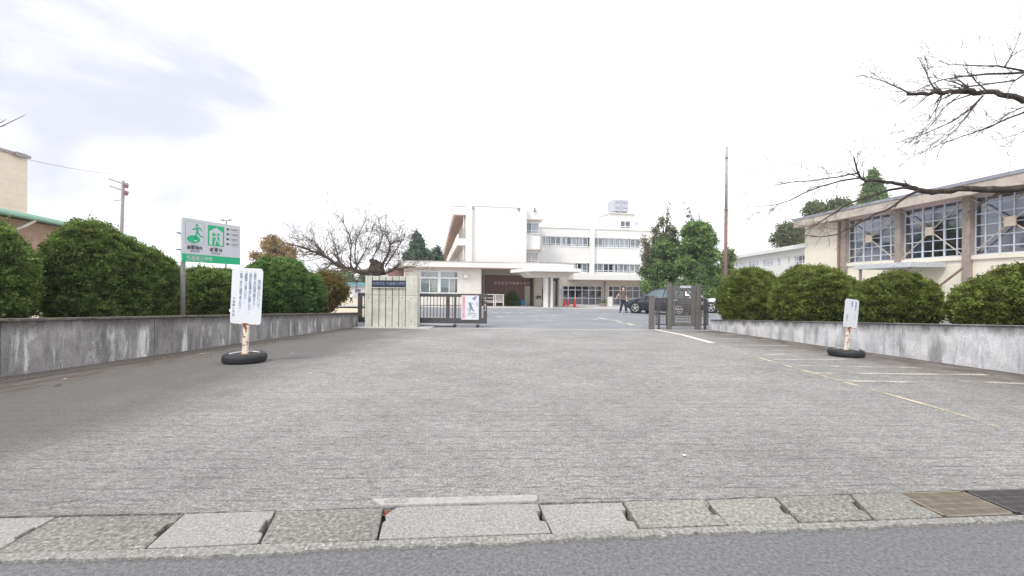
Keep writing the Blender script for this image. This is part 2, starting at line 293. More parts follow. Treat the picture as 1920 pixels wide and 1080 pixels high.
M = dict(
    drive=m_driveway(),
    road=m_ground('road_asphalt', [(0.35, (0.09, 0.092, 0.094)), (0.5, (0.155, 0.158, 0.163)), (0.62, (0.205, 0.208, 0.213)), (0.74, g3(0.34))], 60, 0.8, 0.08),
    lot=m_ground('lot_asphalt', [(0.35, (0.16, 0.165, 0.18)), (0.55, (0.22, 0.23, 0.25)), (0.7, (0.29, 0.3, 0.32))], 30, 0.5, 0.16),
    apron=m_ground('apron_concrete', [(0.35, g3(0.33)), (0.6, (0.44, 0.43, 0.41))], 20, 0.3, 0.12),
    sand=m_ground('schoolyard_sand', [(0.35, (0.42, 0.34, 0.25)), (0.6, (0.55, 0.46, 0.35))], 12, 0.3, 0.12),
    soil=m_ground('bed_soil', [(0.35, (0.05, 0.035, 0.025)), (0.65, (0.13, 0.1, 0.07))], 18, 1.0, 0.2),
    cover_a=m_ground('precast_light', [(0.35, (0.19, 0.187, 0.175)), (0.52, (0.32, 0.315, 0.30)), (0.7, (0.46, 0.45, 0.43))], 75, 0.8, 0.10, speck=70),
    cover_b=m_ground('precast_dark', [(0.35, (0.10, 0.098, 0.09)), (0.5, (0.215, 0.208, 0.194)), (0.66, (0.39, 0.375, 0.35))], 48, 1.0, 0.2, speck=42),
    cover_c=m_ground('precast_stained', [(0.35, (0.13, 0.132, 0.118)), (0.5, (0.25, 0.248, 0.225)), (0.66, (0.42, 0.41, 0.38))], 58, 1.0, 0.26, speck=50),
    lip=m_ground('gutter_lip', [(0.35, (0.14, 0.137, 0.126)), (0.5, (0.26, 0.255, 0.24)), (0.7, (0.46, 0.45, 0.425))], 55, 1.0, 0.12, speck=40),
    trough=plain('trough_shade', (0.02, 0.019, 0.017), 0.95, var=0.4),  # near black, paints the shade seen in the gaps between covers
    slab_new=m_ground('new_kerb_slab', [(0.35, (0.27, 0.265, 0.25)), (0.65, (0.40, 0.395, 0.38))], 40, 0.3, 0.08),
    wall_l=m_wall('wall_render_shaded', (0.36, 0.35, 0.355), (0.16, 0.155, 0.155), 0.8, 0.85),  # darker base carries the shade of the face turned from the sun
    wall_r=m_wall('wall_render_lit', (0.72, 0.72, 0.75), (0.42, 0.42, 0.43), 0.6, 0.8),  # paler base carries the sunlight on the face toward the sun
    coping=plain('coping_mossy', (0.12, 0.105, 0.09), 0.95, var=0.5, scale=12, bmp=0.6),
    azalea=m_leaf('azalea_leaf', [(0.075, 0.125, 0.035), (0.105, 0.16, 0.045), (0.14, 0.195, 0.055), (0.19, 0.24, 0.08)], (0.19, 0.15, 0.085), 0.45),
    azalea_r=m_leaf('azalea_leaf_olive', [(0.09, 0.125, 0.03), (0.13, 0.17, 0.04), (0.165, 0.205, 0.05), (0.22, 0.245, 0.075)], (0.17, 0.12, 0.06), 0.35),
    azalea_g=m_leaf('bush_leaf_fresh', [(0.065, 0.125, 0.04), (0.09, 0.165, 0.05), (0.125, 0.21, 0.06), (0.17, 0.25, 0.085)], (0.12, 0.11, 0.05), 0.2),
    autumn=m_leaf('autumn_leaf', [(0.10, 0.11, 0.03), (0.17, 0.15, 0.045), (0.2, 0.13, 0.05), (0.12, 0.14, 0.04)], (0.22, 0.12, 0.06), 0.4),
    core=plain('bush_core', (0.07, 0.078, 0.045), 1.0, var=0.4, scale=9),  # dark tone for the filler balls, painted shade of the leafy depth
    cedar=m_leaf('cedar_leaf', [(0.08, 0.145, 0.055), (0.12, 0.20, 0.07), (0.16, 0.25, 0.085), (0.21, 0.29, 0.11)], (0.17, 0.17, 0.09), 0.4, trans=.35, nsc=1.5),
    cedar_dry=m_leaf('cedar_leaf_dry', [(0.10, 0.14, 0.08), (0.16, 0.16, 0.10), (0.22, 0.18, 0.13), (0.09, 0.15, 0.07)], (0.30, 0.19, 0.13), 0.3, trans=.35, nsc=1.5),
    pine=m_leaf('pine_leaf', [(0.06, 0.11, 0.09), (0.09, 0.15, 0.115), (0.12, 0.19, 0.13)], None, trans=.3, nsc=1.5),
    hill=m_leaf('hill_leaf', [(0.07, 0.10, 0.045), (0.11, 0.15, 0.06), (0.15, 0.19, 0.085)], (0.18, 0.17, 0.08), 0.4, trans=.3, nsc=1.5),
    orange=m_leaf('orange_leaf', [(0.26, 0.19, 0.10), (0.36, 0.27, 0.15), (0.32, 0.21, 0.12), (0.22, 0.21, 0.11)], (0.42, 0.30, 0.18), 0.4, nsc=1.5),
    bark=m_bark('bark_dark', (0.075, 0.062, 0.057)),
    bark2=m_bark('bark_grey', (0.17, 0.14, 0.125)),
    white=plain('white_render', (0.71, 0.71, 0.70), 0.8, var=0.025, scale=0.6, grime=0.06),
    whitep=plain('white_paint', (0.72, 0.72, 0.71), 0.6, var=0.03),
    offwhite=plain('stucco_cream', (0.68, 0.66, 0.62), 0.85, var=0.05, bmp=0.1, grime=0.15),
    beige=plain('beige_render', (0.62, 0.57, 0.51), 0.85, var=0.06, grime=0.15),
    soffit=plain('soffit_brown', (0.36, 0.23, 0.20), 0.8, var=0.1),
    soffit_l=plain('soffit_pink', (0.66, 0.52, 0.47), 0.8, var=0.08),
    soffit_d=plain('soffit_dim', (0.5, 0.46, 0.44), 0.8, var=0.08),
    brick=m_brick(),
    alu=plain('aluminium_frame', (0.72, 0.74, 0.78), 0.45, 0.0, var=0.04),
    alu_g=plain('grey_frame', (0.52, 0.55, 0.63), 0.5, 0.0, var=0.06),
    glass=m_glass('window_glass', (0.86, 0.88, 0.9), 0.08),
    glass_d=m_glass('gym_glass', (0.66, 0.68, 0.76), 0.08),
    inside=plain('room_shade', (0.09, 0.08, 0.085), 0.9, var=0.3, scale=1.2),  # dark colour stands in for the unlit rooms behind the glass
    curtain=plain('curtain_grey', (0.55, 0.56, 0.58), 0.9, var=0.1),
    curtain_c=plain('curtain_cream', (0.72, 0.72, 0.6), 0.9, var=0.08),
    blind=plain('blind_greygreen', (0.36, 0.41, 0.37), 0.9, var=0.1),
    curtain_t=plain('curtain_teal', (0.25, 0.42, 0.42), 0.9, var=0.1),
    roofgrey=plain('metal_roof_grey', (0.26, 0.28, 0.33), 0.5, 0.0, var=0.12, scale=2),
    gymfascia=plain('gym_fascia', (0.47, 0.42, 0.375), 0.85, var=0.14, scale=2, grime=0.4),
    gymwall=m_siding('gym_wall_cream', (0.78, 0.74, 0.62), 1.35, lw=0.022, dirt=0.08),
    pier=plain('pier_concrete', (0.30, 0.255, 0.225), 0.9, var=0.15, scale=3, bmp=0.3, grime=0.3),
    brace=plain('steel_brace', (0.47, 0.42, 0.36), 0.7, var=0.12, rust=0.2),
    braceplate=plain('brace_plate', (0.48, 0.41, 0.32), 0.7, var=0.12),
    pipe=plain('drain_pipe_brown', (0.26, 0.17, 0.14), 0.6, var=0.12),
    gate=plain('gate_bronze', (0.085, 0.078, 0.08), 0.45, 0.3, var=0.15),
    gate_g=plain('gate_grey', (0.135, 0.128, 0.122), 0.6, 0.1, var=0.14, grime=0.3),
    steel=plain('bright_steel', (0.55, 0.55, 0.57), 0.35, 0.6, var=0.1),
    pillar=plain('pillar_concrete', (0.52, 0.52, 0.47), 0.9, var=0.16, scale=3.5, bmp=0.35, grime=0.5),
    groove=plain('groove_dark', (0.06, 0.058, 0.055), 0.95, var=0.3),
    plate=plain('plate_navy', (0.02, 0.027, 0.052), 0.35, var=0.15),
    platetext=plain('plate_text', (0.22, 0.28, 0.36), 0.5, var=0.1),
    board=plain('sign_white', (0.64, 0.66, 0.71), 0.45, var=0.02, rust=0.0),
    postrust=plain('post_white_rust', (0.68, 0.62, 0.52), 0.7, var=0.1, scale=5, rust=0.42),
    rust=plain('rust', (0.25, 0.09, 0.035), 0.9, var=0.35, scale=25),
    tyre=plain('tyre_rubber', (0.022, 0.023, 0.026), 0.65, var=0.25, scale=14),
    rim=plain('rim_steel', (0.55, 0.56, 0.58), 0.45, 0.4, var=0.15, rust=0.1),
    text_k=plain('print_dark', (0.05, 0.05, 0.07), 0.7, var=0.05),
    text_b=plain('print_faded_blue', (0.15, 0.2, 0.3), 0.7, var=0.25, scale=20),
    text_g=plain('print_faded_grey', (0.28, 0.36, 0.42), 0.7, var=0.25, scale=20),
    green=plain('sign_green', (0.012, 0.42, 0.20), 0.45, var=0.04),
    signface=plain('sign_face', (0.56, 0.57, 0.62), 0.5, var=0.02),
    red=plain('print_red', (0.70, 0.06, 0.06), 0.6, var=0.1),
    redl=plain('print_pink', (0.85, 0.55, 0.55), 0.6, var=0.1),
    bluel=plain('print_blue', (0.12, 0.27, 0.42), 0.6, var=0.2),
    cone=plain('cone_red', (0.75, 0.06, 0.05), 0.5, var=0.1),
    binblue=plain('bin_blue', (0.03, 0.22, 0.42), 0.4, var=0.08),
    yellowm=m_paintmark('paint_yellow_worn', (0.56, 0.49, 0.36), 0.42, 0.55),
    whitem=m_paintmark('paint_white_worn', (0.50, 0.46, 0.41), 0.41, 0.56),
    whitem2=m_paintmark('paint_white_clear', (0.52, 0.49, 0.44), 0.40, 0.55),
    whitem3=m_paintmark('paint_white_fresh', (0.70, 0.67, 0.60), 0.28, 0.40),
    lotm=m_paintmark('lot_paint_worn', (0.66, 0.66, 0.66), 0.45, 0.56),
    grate_tan=plain('grate_tan', (0.20, 0.175, 0.135), 0.7, 0.2, var=0.25, scale=18),
    grate_dk=plain('grate_dark', (0.09, 0.085, 0.085), 0.6, 0.4, var=0.25, scale=18),
    deadleaf=plain('dead_leaf', (0.20, 0.07, 0.035), 0.8, var=0.5, scale=30),
    dryleaf=plain('dry_leaf', (0.36, 0.24, 0.12), 0.8, var=0.3, scale=30),
    car_navy=m_carpaint('car_paint_navy', (0.028, 0.034, 0.05)),
    car_silver=m_carpaint('car_paint_silver', (0.42, 0.43, 0.45)),
    car_white=m_carpaint('car_paint_white', (0.8, 0.8, 0.82)),
    carglass=plain('car_glass', (0.10, 0.15, 0.165), 0.06, 0.0, var=0.1, spec=0.8),
    black=plain('black_plastic', (0.015, 0.015, 0.017), 0.6, var=0.1),
    chrome=plain('alloy_wheel', (0.62, 0.63, 0.65), 0.3, 0.6, var=0.05),
    tail=plain('tail_lamp', (0.45, 0.02, 0.03), 0.2, var=0.05),
    head=plain('head_lamp', (0.6, 0.62, 0.65), 0.15, var=0.05),
    skin=plain('skin', (0.56, 0.34, 0.25), 0.6, var=0.05),
    hair=plain('hair_dark', (0.018, 0.013, 0.012), 0.5, var=0.2),
    shirt=plain('shirt_taupe', (0.14, 0.115, 0.095), 0.9, var=0.15, scale=14),
    trousers=plain('trousers_navy', (0.028, 0.035, 0.065), 0.9, var=0.2),
    shoe=plain('shoe_dark', (0.03, 0.03, 0.035), 0.7, var=0.1),
    tee_w=plain('tshirt_white', (0.78, 0.78, 0.8), 0.9, var=0.05),
    creamwall=m_siding('cream_block', (0.66, 0.60, 0.50), 1.1, lw=0.03, dirt=0.1),
    greenroof=plain('green_roof_edge', (0.30, 0.52, 0.42), 0.5, var=0.06),
    greenroof_d=plain('green_gutter', (0.16, 0.32, 0.25), 0.5, var=0.06),
    brownwall=plain('brown_render', (0.33, 0.23, 0.18), 0.9, var=0.14, scale=2, grime=0.3),
    polec=plain('pole_concrete', (0.25, 0.245, 0.24), 0.8, var=0.12),
    polerust=plain('pole_rust', (0.185, 0.12, 0.11), 0.8, var=0.25, scale=8),
    polegrey=plain('pole_grey', (0.34, 0.32, 0.33), 0.7, var=0.18, scale=8, rust=0.1),
    xfm=plain('transformer_red', (0.22, 0.10, 0.12), 0.6, var=0.12),
    insul=plain('insulator_white', (0.78, 0.78, 0.8), 0.3, var=0.03),
    tank=plain('tank_panel', (0.46, 0.47, 0.53), 0.6, var=0.06),
    tankd=plain('tank_dent', (0.3, 0.31, 0.38), 0.6, var=0.1),
    wirem=plain('cable', (0.06, 0.06, 0.065), 0.7, var=0.1),
    fargrey=plain('far_wall', (0.5, 0.52, 0.55), 0.8, var=0.1),
    farblue=plain('far_roof_blue', (0.12, 0.27, 0.33), 0.6, var=0.1),
)

# ------------------------------------------------------------------ builders
def tag(o, label=None, cat=None, group=None, kind=None):
    if label: o['label'] = label
    if cat: o['category'] = cat
    if group: o['group'] = group
    if kind: o['kind'] = kind
    return o
def thing(name, label, cat, loc=(0, 0, 0), rotz=0.0, group=None):
    o = bpy.data.objects.new(name, None); COL.objects.link(o); o.empty_display_size = 0.2
    o.location = loc; o.rotation_euler = (0, 0, rotz)
    return tag(o, label, cat, group)
def link_mesh(name, me, mats, parent=None, smooth=False):
    for mm in (mats if isinstance(mats, (list, tuple)) else [mats]): me.materials.append(mm)
    if smooth: me.polygons.foreach_set('use_smooth', [True] * len(me.polygons))
    o = bpy.data.objects.new(name, me); COL.objects.link(o)
    if parent: o.parent = parent
    return o
class MB:
    def __init__(s): s.v = []; s.f = []; s.mi = []; s.cur = 0
    def add(s, vs, fs):
        n = len(s.v); s.v += [tuple(v) for v in vs]; s.f += [tuple(i + n for i in f) for f in fs]; s.mi += [s.cur] * len(fs); return s
    def mat(s, i): s.cur = i; return s
    def box(s, x0, x1, y0, y1, z0, z1):
        return s.hexa([(x0, y0, z0), (x1, y0, z0), (x1, y1, z0), (x0, y1, z0)], [(x0, y0, z1), (x1, y0, z1), (x1, y1, z1), (x0, y1, z1)])
    def hexa(s, lo, hi):
        return s.add(list(lo) + list(hi), [(3, 2, 1, 0), (4, 5, 6, 7), (0, 1, 5, 4), (1, 2, 6, 5), (2, 3, 7, 6), (3, 0, 4, 7)])
    def quad(s, a, b, c, d): return s.add([a, b, c, d], [(0, 1, 2, 3)])
    def prism(s, poly, z0, z1):
        """poly: (x,y) ccw seen from above, z0/z1 number or function of (x,y)"""
        f0 = z0 if callable(z0) else (lambda x, y: z0); f1 = z1 if callable(z1) else (lambda x, y: z1)
        n = len(poly)
        vs = [(x, y, f0(x, y)) for x, y in poly] + [(x, y, f1(x, y)) for x, y in poly]
        return s.add(vs, [tuple(range(n - 1, -1, -1)), tuple(range(n, 2 * n))] + [(i, (i + 1) % n, n + (i + 1) % n, n + i) for i in range(n)])
    def tube(s, pts, rad, n=6, cap=True):
        pts = [Vector(p) for p in pts]; rad = rad if isinstance(rad, (list, tuple)) else [rad] * len(pts)
        base = []; prev = None
        for i, p in enumerate(pts):
            d = (pts[min(i + 1, len(pts) - 1)] - pts[max(i - 1, 0)])
            if d.length < 1e-7: d = Vector((0, 0, 1))
            d.normalize()
            if prev is None:
                a = d.cross(Vector((0.13, 0.21, 1))) if abs(d.z) < 0.95 else d.cross(Vector((1, 0.1, 0)))
            else:
                a = prev - d * prev.dot(d)
            a.normalize(); prev = a; b = d.cross(a)
            base += [p + (a * cos(2 * pi * k / n) + b * sin(2 * pi * k / n)) * rad[i] for k in range(n)]
        fs = []
        for i in range(len(pts) - 1):
            for k in range(n):
                k2 = (k + 1) % n; fs.append((i * n + k, i * n + k2, (i + 1) * n + k2, (i + 1) * n + k))
        if cap: fs += [tuple(range(n - 1, -1, -1)), tuple(range((len(pts) - 1) * n, len(pts) * n))]
        return s.add(base, fs)
    def lathe(s, prof, n=20, c=(0, 0, 0), axis='z'):
        """prof: list of (radius, height)"""
        vs = []
        for r, h in prof:
            for k in range(n):
                a = 2 * pi * k / n
                x, y, z = r * cos(a), r * sin(a), h
                if axis == 'y': x, y, z = x, z, y
                if axis == 'x': x, y, z = z, x, y
                vs.append((c[0] + x, c[1] + y, c[2] + z))
        fs = [(i * n + k, i * n + (k + 1) % n, (i + 1) * n + (k + 1) % n, (i + 1) * n + k) for i in range(len(prof) - 1) for k in range(n)]
        if axis == 'y': fs = [tuple(reversed(f)) for f in fs]
        fs += [tuple(range(n - 1, -1, -1)), tuple(range((len(prof) - 1) * n, len(prof) * n))]
        return s.add(vs, fs)
    def ball(s, c, r, nu=12, nv=8):
        rx, ry, rz = r if isinstance(r, (tuple, list)) else (r, r, r)
        vs = [(c[0] + rx * sin(pi * j / nv) * cos(2 * pi * i / nu), c[1] + ry * sin(pi * j / nv) * sin(2 * pi * i / nu), c[2] + rz * cos(pi * j / nv)) for j in range(1, nv) for i in range(nu)]
        vs += [(c[0], c[1], c[2] + rz), (c[0], c[1], c[2] - rz)]
        t_, b_ = len(vs) - 2, len(vs) - 1
        fs = [(j * nu + i, (j + 1) * nu + i, (j + 1) * nu + (i + 1) % nu, j * nu + (i + 1) % nu) for j in range(nv - 2) for i in range(nu)]
        fs += [(t_, i, (i + 1) % nu) for i in range(nu)] + [(b_, (nv - 2) * nu + (i + 1) % nu, (nv - 2) * nu + i) for i in range(nu)]
        return s.add(vs, fs)
    def build(s, name, mats, parent=None, smooth=False, bevel=0.0, seg=2):
        me = bpy.data.meshes.new(name); me.from_pydata(s.v, [], s.f); me.update()
        if any(s.mi): me.polygons.foreach_set('material_index', s.mi)
        o = link_mesh(name, me, mats, parent, smooth)
        if bevel:
            md = o.modifiers.new('bevel', 'BEVEL'); md.width = bevel; md.segments = seg; md.limit_method = 'ANGLE'
        return o
def box(name, m, parent, x0, x1, y0, y1, z0, z1, bevel=0.0):
    return MB().box(x0, x1, y0, y1, z0, z1).build(name, m, parent, bevel=bevel)
def copy_tree(o, parent=None):
    c = o.copy(); COL.objects.link(c)
    if parent: c.parent = parent
    for ch in list(o.children): copy_tree(ch, c)
    return c
def np_mesh(name, V, Fq, mats, parent=None):
    me = bpy.data.meshes.new(name); V = np.asarray(V, np.float32); Fq = np.asarray(Fq, np.int32)
    me.vertices.add(len(V)); me.vertices.foreach_set('co', V.ravel())
    me.loops.add(Fq.size); me.loops.foreach_set('vertex_index', Fq.ravel())
    me.polygons.add(len(Fq)); me.polygons.foreach_set('loop_start', np.arange(0, Fq.size, Fq.shape[1], dtype=np.int32))
    me.update(calc_edges=True)
    return link_mesh(name, me, mats, parent)
def unit(a): return a / np.maximum(np.linalg.norm(a, axis=-1, keepdims=True), 1e-6)
def leaf_quads(c, a, s, wf=0.36):
    """diamond leaves from c along a, length s"""
    n = len(c); r = rng.normal(size=(n, 3)); b = unit(np.cross(a, r)); s = np.broadcast_to(np.asarray(s, float).reshape(-1, 1), (n, 1))
    nrm = unit(np.cross(a, b))
    V = np.stack([c, c + a * s * 0.45 + b * s * wf + nrm * s * 0.08, c + a * s, c + a * s * 0.45 - b * s * wf + nrm * s * 0.08], 1).reshape(-1, 3)
    return V, np.arange(4 * n).reshape(n, 4)
def sprays(pts, axes, per, leaf, spread, jitter, wf=0.36):
    """clusters of leaves round each point"""
    n = len(pts); P = np.repeat(pts, per, 0); A = np.repeat(axes, per, 0)
    d = unit(A + rng.normal(size=P.shape) * spread)
    P = P + rng.normal(size=P.shape) * jitter
    sz = leaf * rng.uniform(0.65, 1.25, len(P))
    return leaf_quads(P, d, sz, wf)

def text(name, body, size, m, parent, loc, rot=(R(90), 0, 0), align='CENTER', line=1.0, sx=1.0, ext=0.0012, spacing=None, bold=0.008):
    c = bpy.data.curves.new(name, 'FONT'); c.body = body; c.size = size; c.align_x = align; c.align_y = 'CENTER' if '\n' not in body else 'TOP'
    c.space_line = line; c.extrude = ext; c.resolution_u = 2; c.offset = size * bold; c.materials.append(m)
    if spacing: c.space_character = spacing
    tmp = bpy.data.objects.new(name, c); COL.objects.link(tmp)
    me = bpy.data.meshes.new_from_object(tmp, depsgraph=None); bpy.data.objects.remove(tmp); bpy.data.curves.remove(c)
    o = bpy.data.objects.new(name, me); COL.objects.link(o); o.parent = parent; o.location = loc; o.rotation_euler = rot; o.scale = (sx, 1, 1)
    return o
def vtext(name, s, size, m, parent, loc, line=1.0, **k):
    return text(name, '\n'.join(s), size, m, parent, loc, line=line, **k)

def struct(name, mb, m, **k):
    o = mb.build(name, m, **k); o['kind'] = 'structure'; return o
def ysplit(y0, y1):
    return [y0] + [y for y, _ in HY if y0 + 1e-3 < y < y1 - 1e-3] + [y1]
def sheet(name, xl, xr, y0, y1, dz, m, parent=None, nx=1, kind='structure'):
    """ground sheet following the slope; xl/xr functions of y"""
    fl = xl if callable(xl) else (lambda y: xl); fr = xr if callable(xr) else (lambda y: xr)
    ys = ysplit(y0, y1); mb = MB()
    for a, b in zip(ys, ys[1:]):
        mb.quad((fl(a), a, gz(a) + dz), (fr(a), a, gz(a) + dz), (fr(b), b, gz(b) + dz), (fl(b), b, gz(b) + dz))
    o = mb.build(name, m, parent)
    if kind and not parent: o['kind'] = kind
    return o
class Fr:
    """a facade frame: local x along the front, local y away from the camera"""
    def __init__(s, px, Y, ang, z=None):
        p = at(px, HZ, Y); s.a = ang; s.o = Vector((p.x, p.y, gz(Y) if z is None else z))
        s.e1 = Vector((cos(ang), sin(ang), 0)); s.e2 = Vector((-sin(ang), cos(ang), 0))
    def px(s, px, py, d=0.0):
        u, v = lev(px, py); r = Vector((u, 1, -v)); c = Vector((0, 0, CZ))
        t = (s.o + s.e2 * d - c).dot(s.e2) / r.dot(s.e2); p = c + r * t - s.o
        return p.dot(s.e1), p.z
    def x(s, px, d=0.0): return s.px(px, HZ, d)[0]

# ------------------------------------------------------------------ ground
terrain = MB()
ys = [-60, 0] + [y for y, _ in HY[1:-1]] + [120, 400, 900]
xs = [-900, -300, -60, -20, 0, 20, 60, 300, 900]
for a, b in zip(ys, ys[1:]):
    for c, d in zip(xs, xs[1:]):
        terrain.quad((c, a, gz(a) - 0.12), (d, a, gz(a) - 0.12), (d, b, gz(b) - 0.12), (c, b, gz(b) - 0.12))
struct('ground', terrain, M['sand'])
# road edge line (slightly skewed to the camera)
EDGE = [G(0, 1050), G(300, 1043), G(480, 1037), G(720, 1023), G(960, 1016), G(1230, 1002), G(1530, 990), G(1920, 975)]
def polyx(pts):
    P = [(p.x, p.y) for p in pts]; P.sort()
    s0 = (P[1][1] - P[0][1]) / (P[1][0] - P[0][0]); s1 = (P[-1][1] - P[-2][1]) / (P[-1][0] - P[-2][0])
    sm = (P[-1][1] - P[0][1]) / (P[-1][0] - P[0][0])
    def f(x):
        if x <= P[0][0]: return P[0][1] + sm * (x - P[0][0])
        if x >= P[-1][0]: return P[-1][1] + sm * (x - P[-1][0])
        for (xa, ya), (xb, yb) in zip(P, P[1:]):
            if x <= xb: return ya + (yb - ya) * (x - xa) / (xb - xa)
    return f
edge = polyx(EDGE)
front = polyx([G(0, 1036), G(300, 1028), G(500, 1019), G(710, 1012), G(1035, 1000), G(1205, 991), G(1400, 984), G(1700, 973), G(1825, 968)])
back = polyx([G(0, 970), G(150, 967), G(365, 962), G(525, 958), G(720, 952), G(1010, 944), G(1170, 940), G(1330, 936), G(1500, 930), G(1730, 922), G(1920, 917)])
XS = [-30, -12, -6] + [x / 4 for x in range(-16, 17)] + [6, 12, 30]
# fine, slightly ragged x samples so that the concrete edge does not look ruled
FX = sorted(set([-30, -12, -6] + [i * 0.04 for i in range(-75, 76)] + [6, 12, 30]))
rag = {x: random.gauss(0, 0.006) if abs(x) < 3.1 else 0 for x in FX}
mb = MB()
for a, b in zip(FX, FX[1:]):
    mb.quad((a, -14, -0.018), (b, -14, -0.018), (b, edge(b) + 0.05, -0.018), (a, edge(a) + 0.05, -0.018))
struct('road', mb, M['road'])
mb = MB()
for a, b in zip(FX, FX[1:]):
    lo = [(a, edge(a) + rag[a], -0.30), (b, edge(b) + rag[b], -0.30), (b, front(b) - 0.004, -0.30), (a, front(a) - 0.004, -0.30)]
    hi = [(a, edge(a) + rag[a] + 0.006, -0.006), (b, edge(b) + rag[b] + 0.006, -0.006), (b, front(b) - 0.004, 0.0), (a, front(a) - 0.004, 0.0)]
    mb.hexa(lo, hi)
lip = struct('kerb', mb, M['lip'])
mb = MB()
for a, b in zip(XS, XS[1:]):
    mb.quad((a, front(a) - 0.01, -0.28), (b, front(b) - 0.01, -0.28), (b, back(b) + 0.01, -0.28), (a, back(a) + 0.01, -0.28))
gutter = struct('gutter', mb, M['trough'])
# driveway: strip next to the gutter follows its line, the rest runs to the gate
WL0, WL1 = G(0, 708), G(672, 612)       # foot of the left wall
WR0, WR1 = G(1920, 702), G(1332, 618)   # foot of the right wall
def linex(p, q): return lambda y: p.x + (q.x - p.x) * (y - p.y) / (q.y - p.y)
wlx, wrx = linex(WL0, WL1), linex(WR0, WR1)
GY = 15.05                               # gate line
mb = MB()
for a, b in zip(FX, FX[1:]):
    mb.hexa([(a, back(a) + 0.006 + rag[a] * 0.5, -0.3), (b, back(b) + 0.006 + rag[b] * 0.5, -0.3), (b, 3.6, -0.3), (a, 3.6, -0.3)],
            [(a, back(a) + 0.006 + rag[a] * 0.5, 0.0), (b, back(b) + 0.006 + rag[b] * 0.5, 0.0), (b, 3.6, 0.0), (a, 3.6, 0.0)])
drive = struct('driveway', mb, M['drive'])
mb = MB()
for a, b in zip(ysplit(3.6, GY), ysplit(3.6, GY)[1:]):
    mb.quad((-9, a, gz(a)), (9.5, a, gz(a)), (9.5, b, gz(b)), (-9, b, gz(b)))
d2 = mb.build('driveway_slab', M['drive'], drive)
# precast gutter covers
joints = [(-260, -420), (148, 50), (365, 303), (525, 495), (722, 710), (1010, 1035), (1170, 1205), (1330, 1380), (1465, 1520), (1610, 1665), (1725, 1825)]
cmat = ['cover_a', 'cover_b', 'cover_a', 'cover_b', 'cover_a', 'cover_a', 'cover_c', 'cover_c', 'cover_b', 'cover_c']
def jx(j, t, fy):
    """x on the joint line, t=0 front 1 back"""
    a = G(j[1], 1000); b = G(j[0], 950)
    # intersect the joint's ground line with the front/back curve
    p, q = G(j[1], 1000 + (1 - 0) * 0), G(j[0], 945)
    x = p.x
    for _ in range(20):
        y = fy(x); k = (y - p.y) / (q.y - p.y); x = p.x + (q.x - p.x) * k
    return x
JF = [jx(j, 0, front) for j in joints]; JB = [jx(j, 1, back) for j in joints]
for i in range(len(joints) - 1):
    g = 0.0055
    xf0, xf1, xb0, xb1 = JF[i] + g, JF[i + 1] - g, JB[i] + g, JB[i + 1] - g
    def P(u, v):      # u along, v front to back
        xa = xf0 + (xf1 - xf0) * u; xb = xb0 + (xb1 - xb0) * u
        ya, yb = front(xa) + 0.006, back(xb) - 0.004
        return (xa + (xb - xa) * v, ya + (yb - ya) * v)
    L = xf1 - xf0
    nk = (0.022 + 0.010 * random.random()) / L
    r1, r2 = 0.30 + random.uniform(-0.05, 0.05), 0.72 + random.uniform(-0.05, 0.05)
    poly = [P(0, 0)] + [P(u / 8, random.uniform(-0.012, 0.004)) for u in range(1, 8)] + [P(1, 0)]
    poly += [P(1, r1), P(1 - nk, r1 + 0.05), P(1 - nk * 0.8, r2 - 0.03), P(1, r2)]           # lifting notch
    if i == 3: poly = poly[:-4]
    poly += [P(1, 1)] + [P(1 - u / 8, 1 + random.uniform(-0.006, 0.012)) for u in range(1, 8)]
    if i == 4:   # broken corner by the rusty hole
        poly += [P(0.075, 1.0), P(0.04, 0.86), P(0.012, 0.74), P(0.02, 0.55), P(0.004, 0.5)]
    elif i == 3: poly += [P(0, 1)]
    else: poly += [P(0, 1)]
    dz = random.uniform(-0.007, 0.004); tx, ty = random.uniform(-0.006, 0.006), random.uniform(-0.01, 0.01)
    cx, cy = P(0.5, 0.5)
    MB().prism(poly, -0.10, lambda x, y: dz + tx * (x - cx) + ty * (y - cy)).build('drain_cover', M[cmat[i]], gutter, bevel=0.003, seg=1)
# plain concrete beyond, up to the gratings
def gp(px, py): p = G(px, py); return (p.x, p.y)
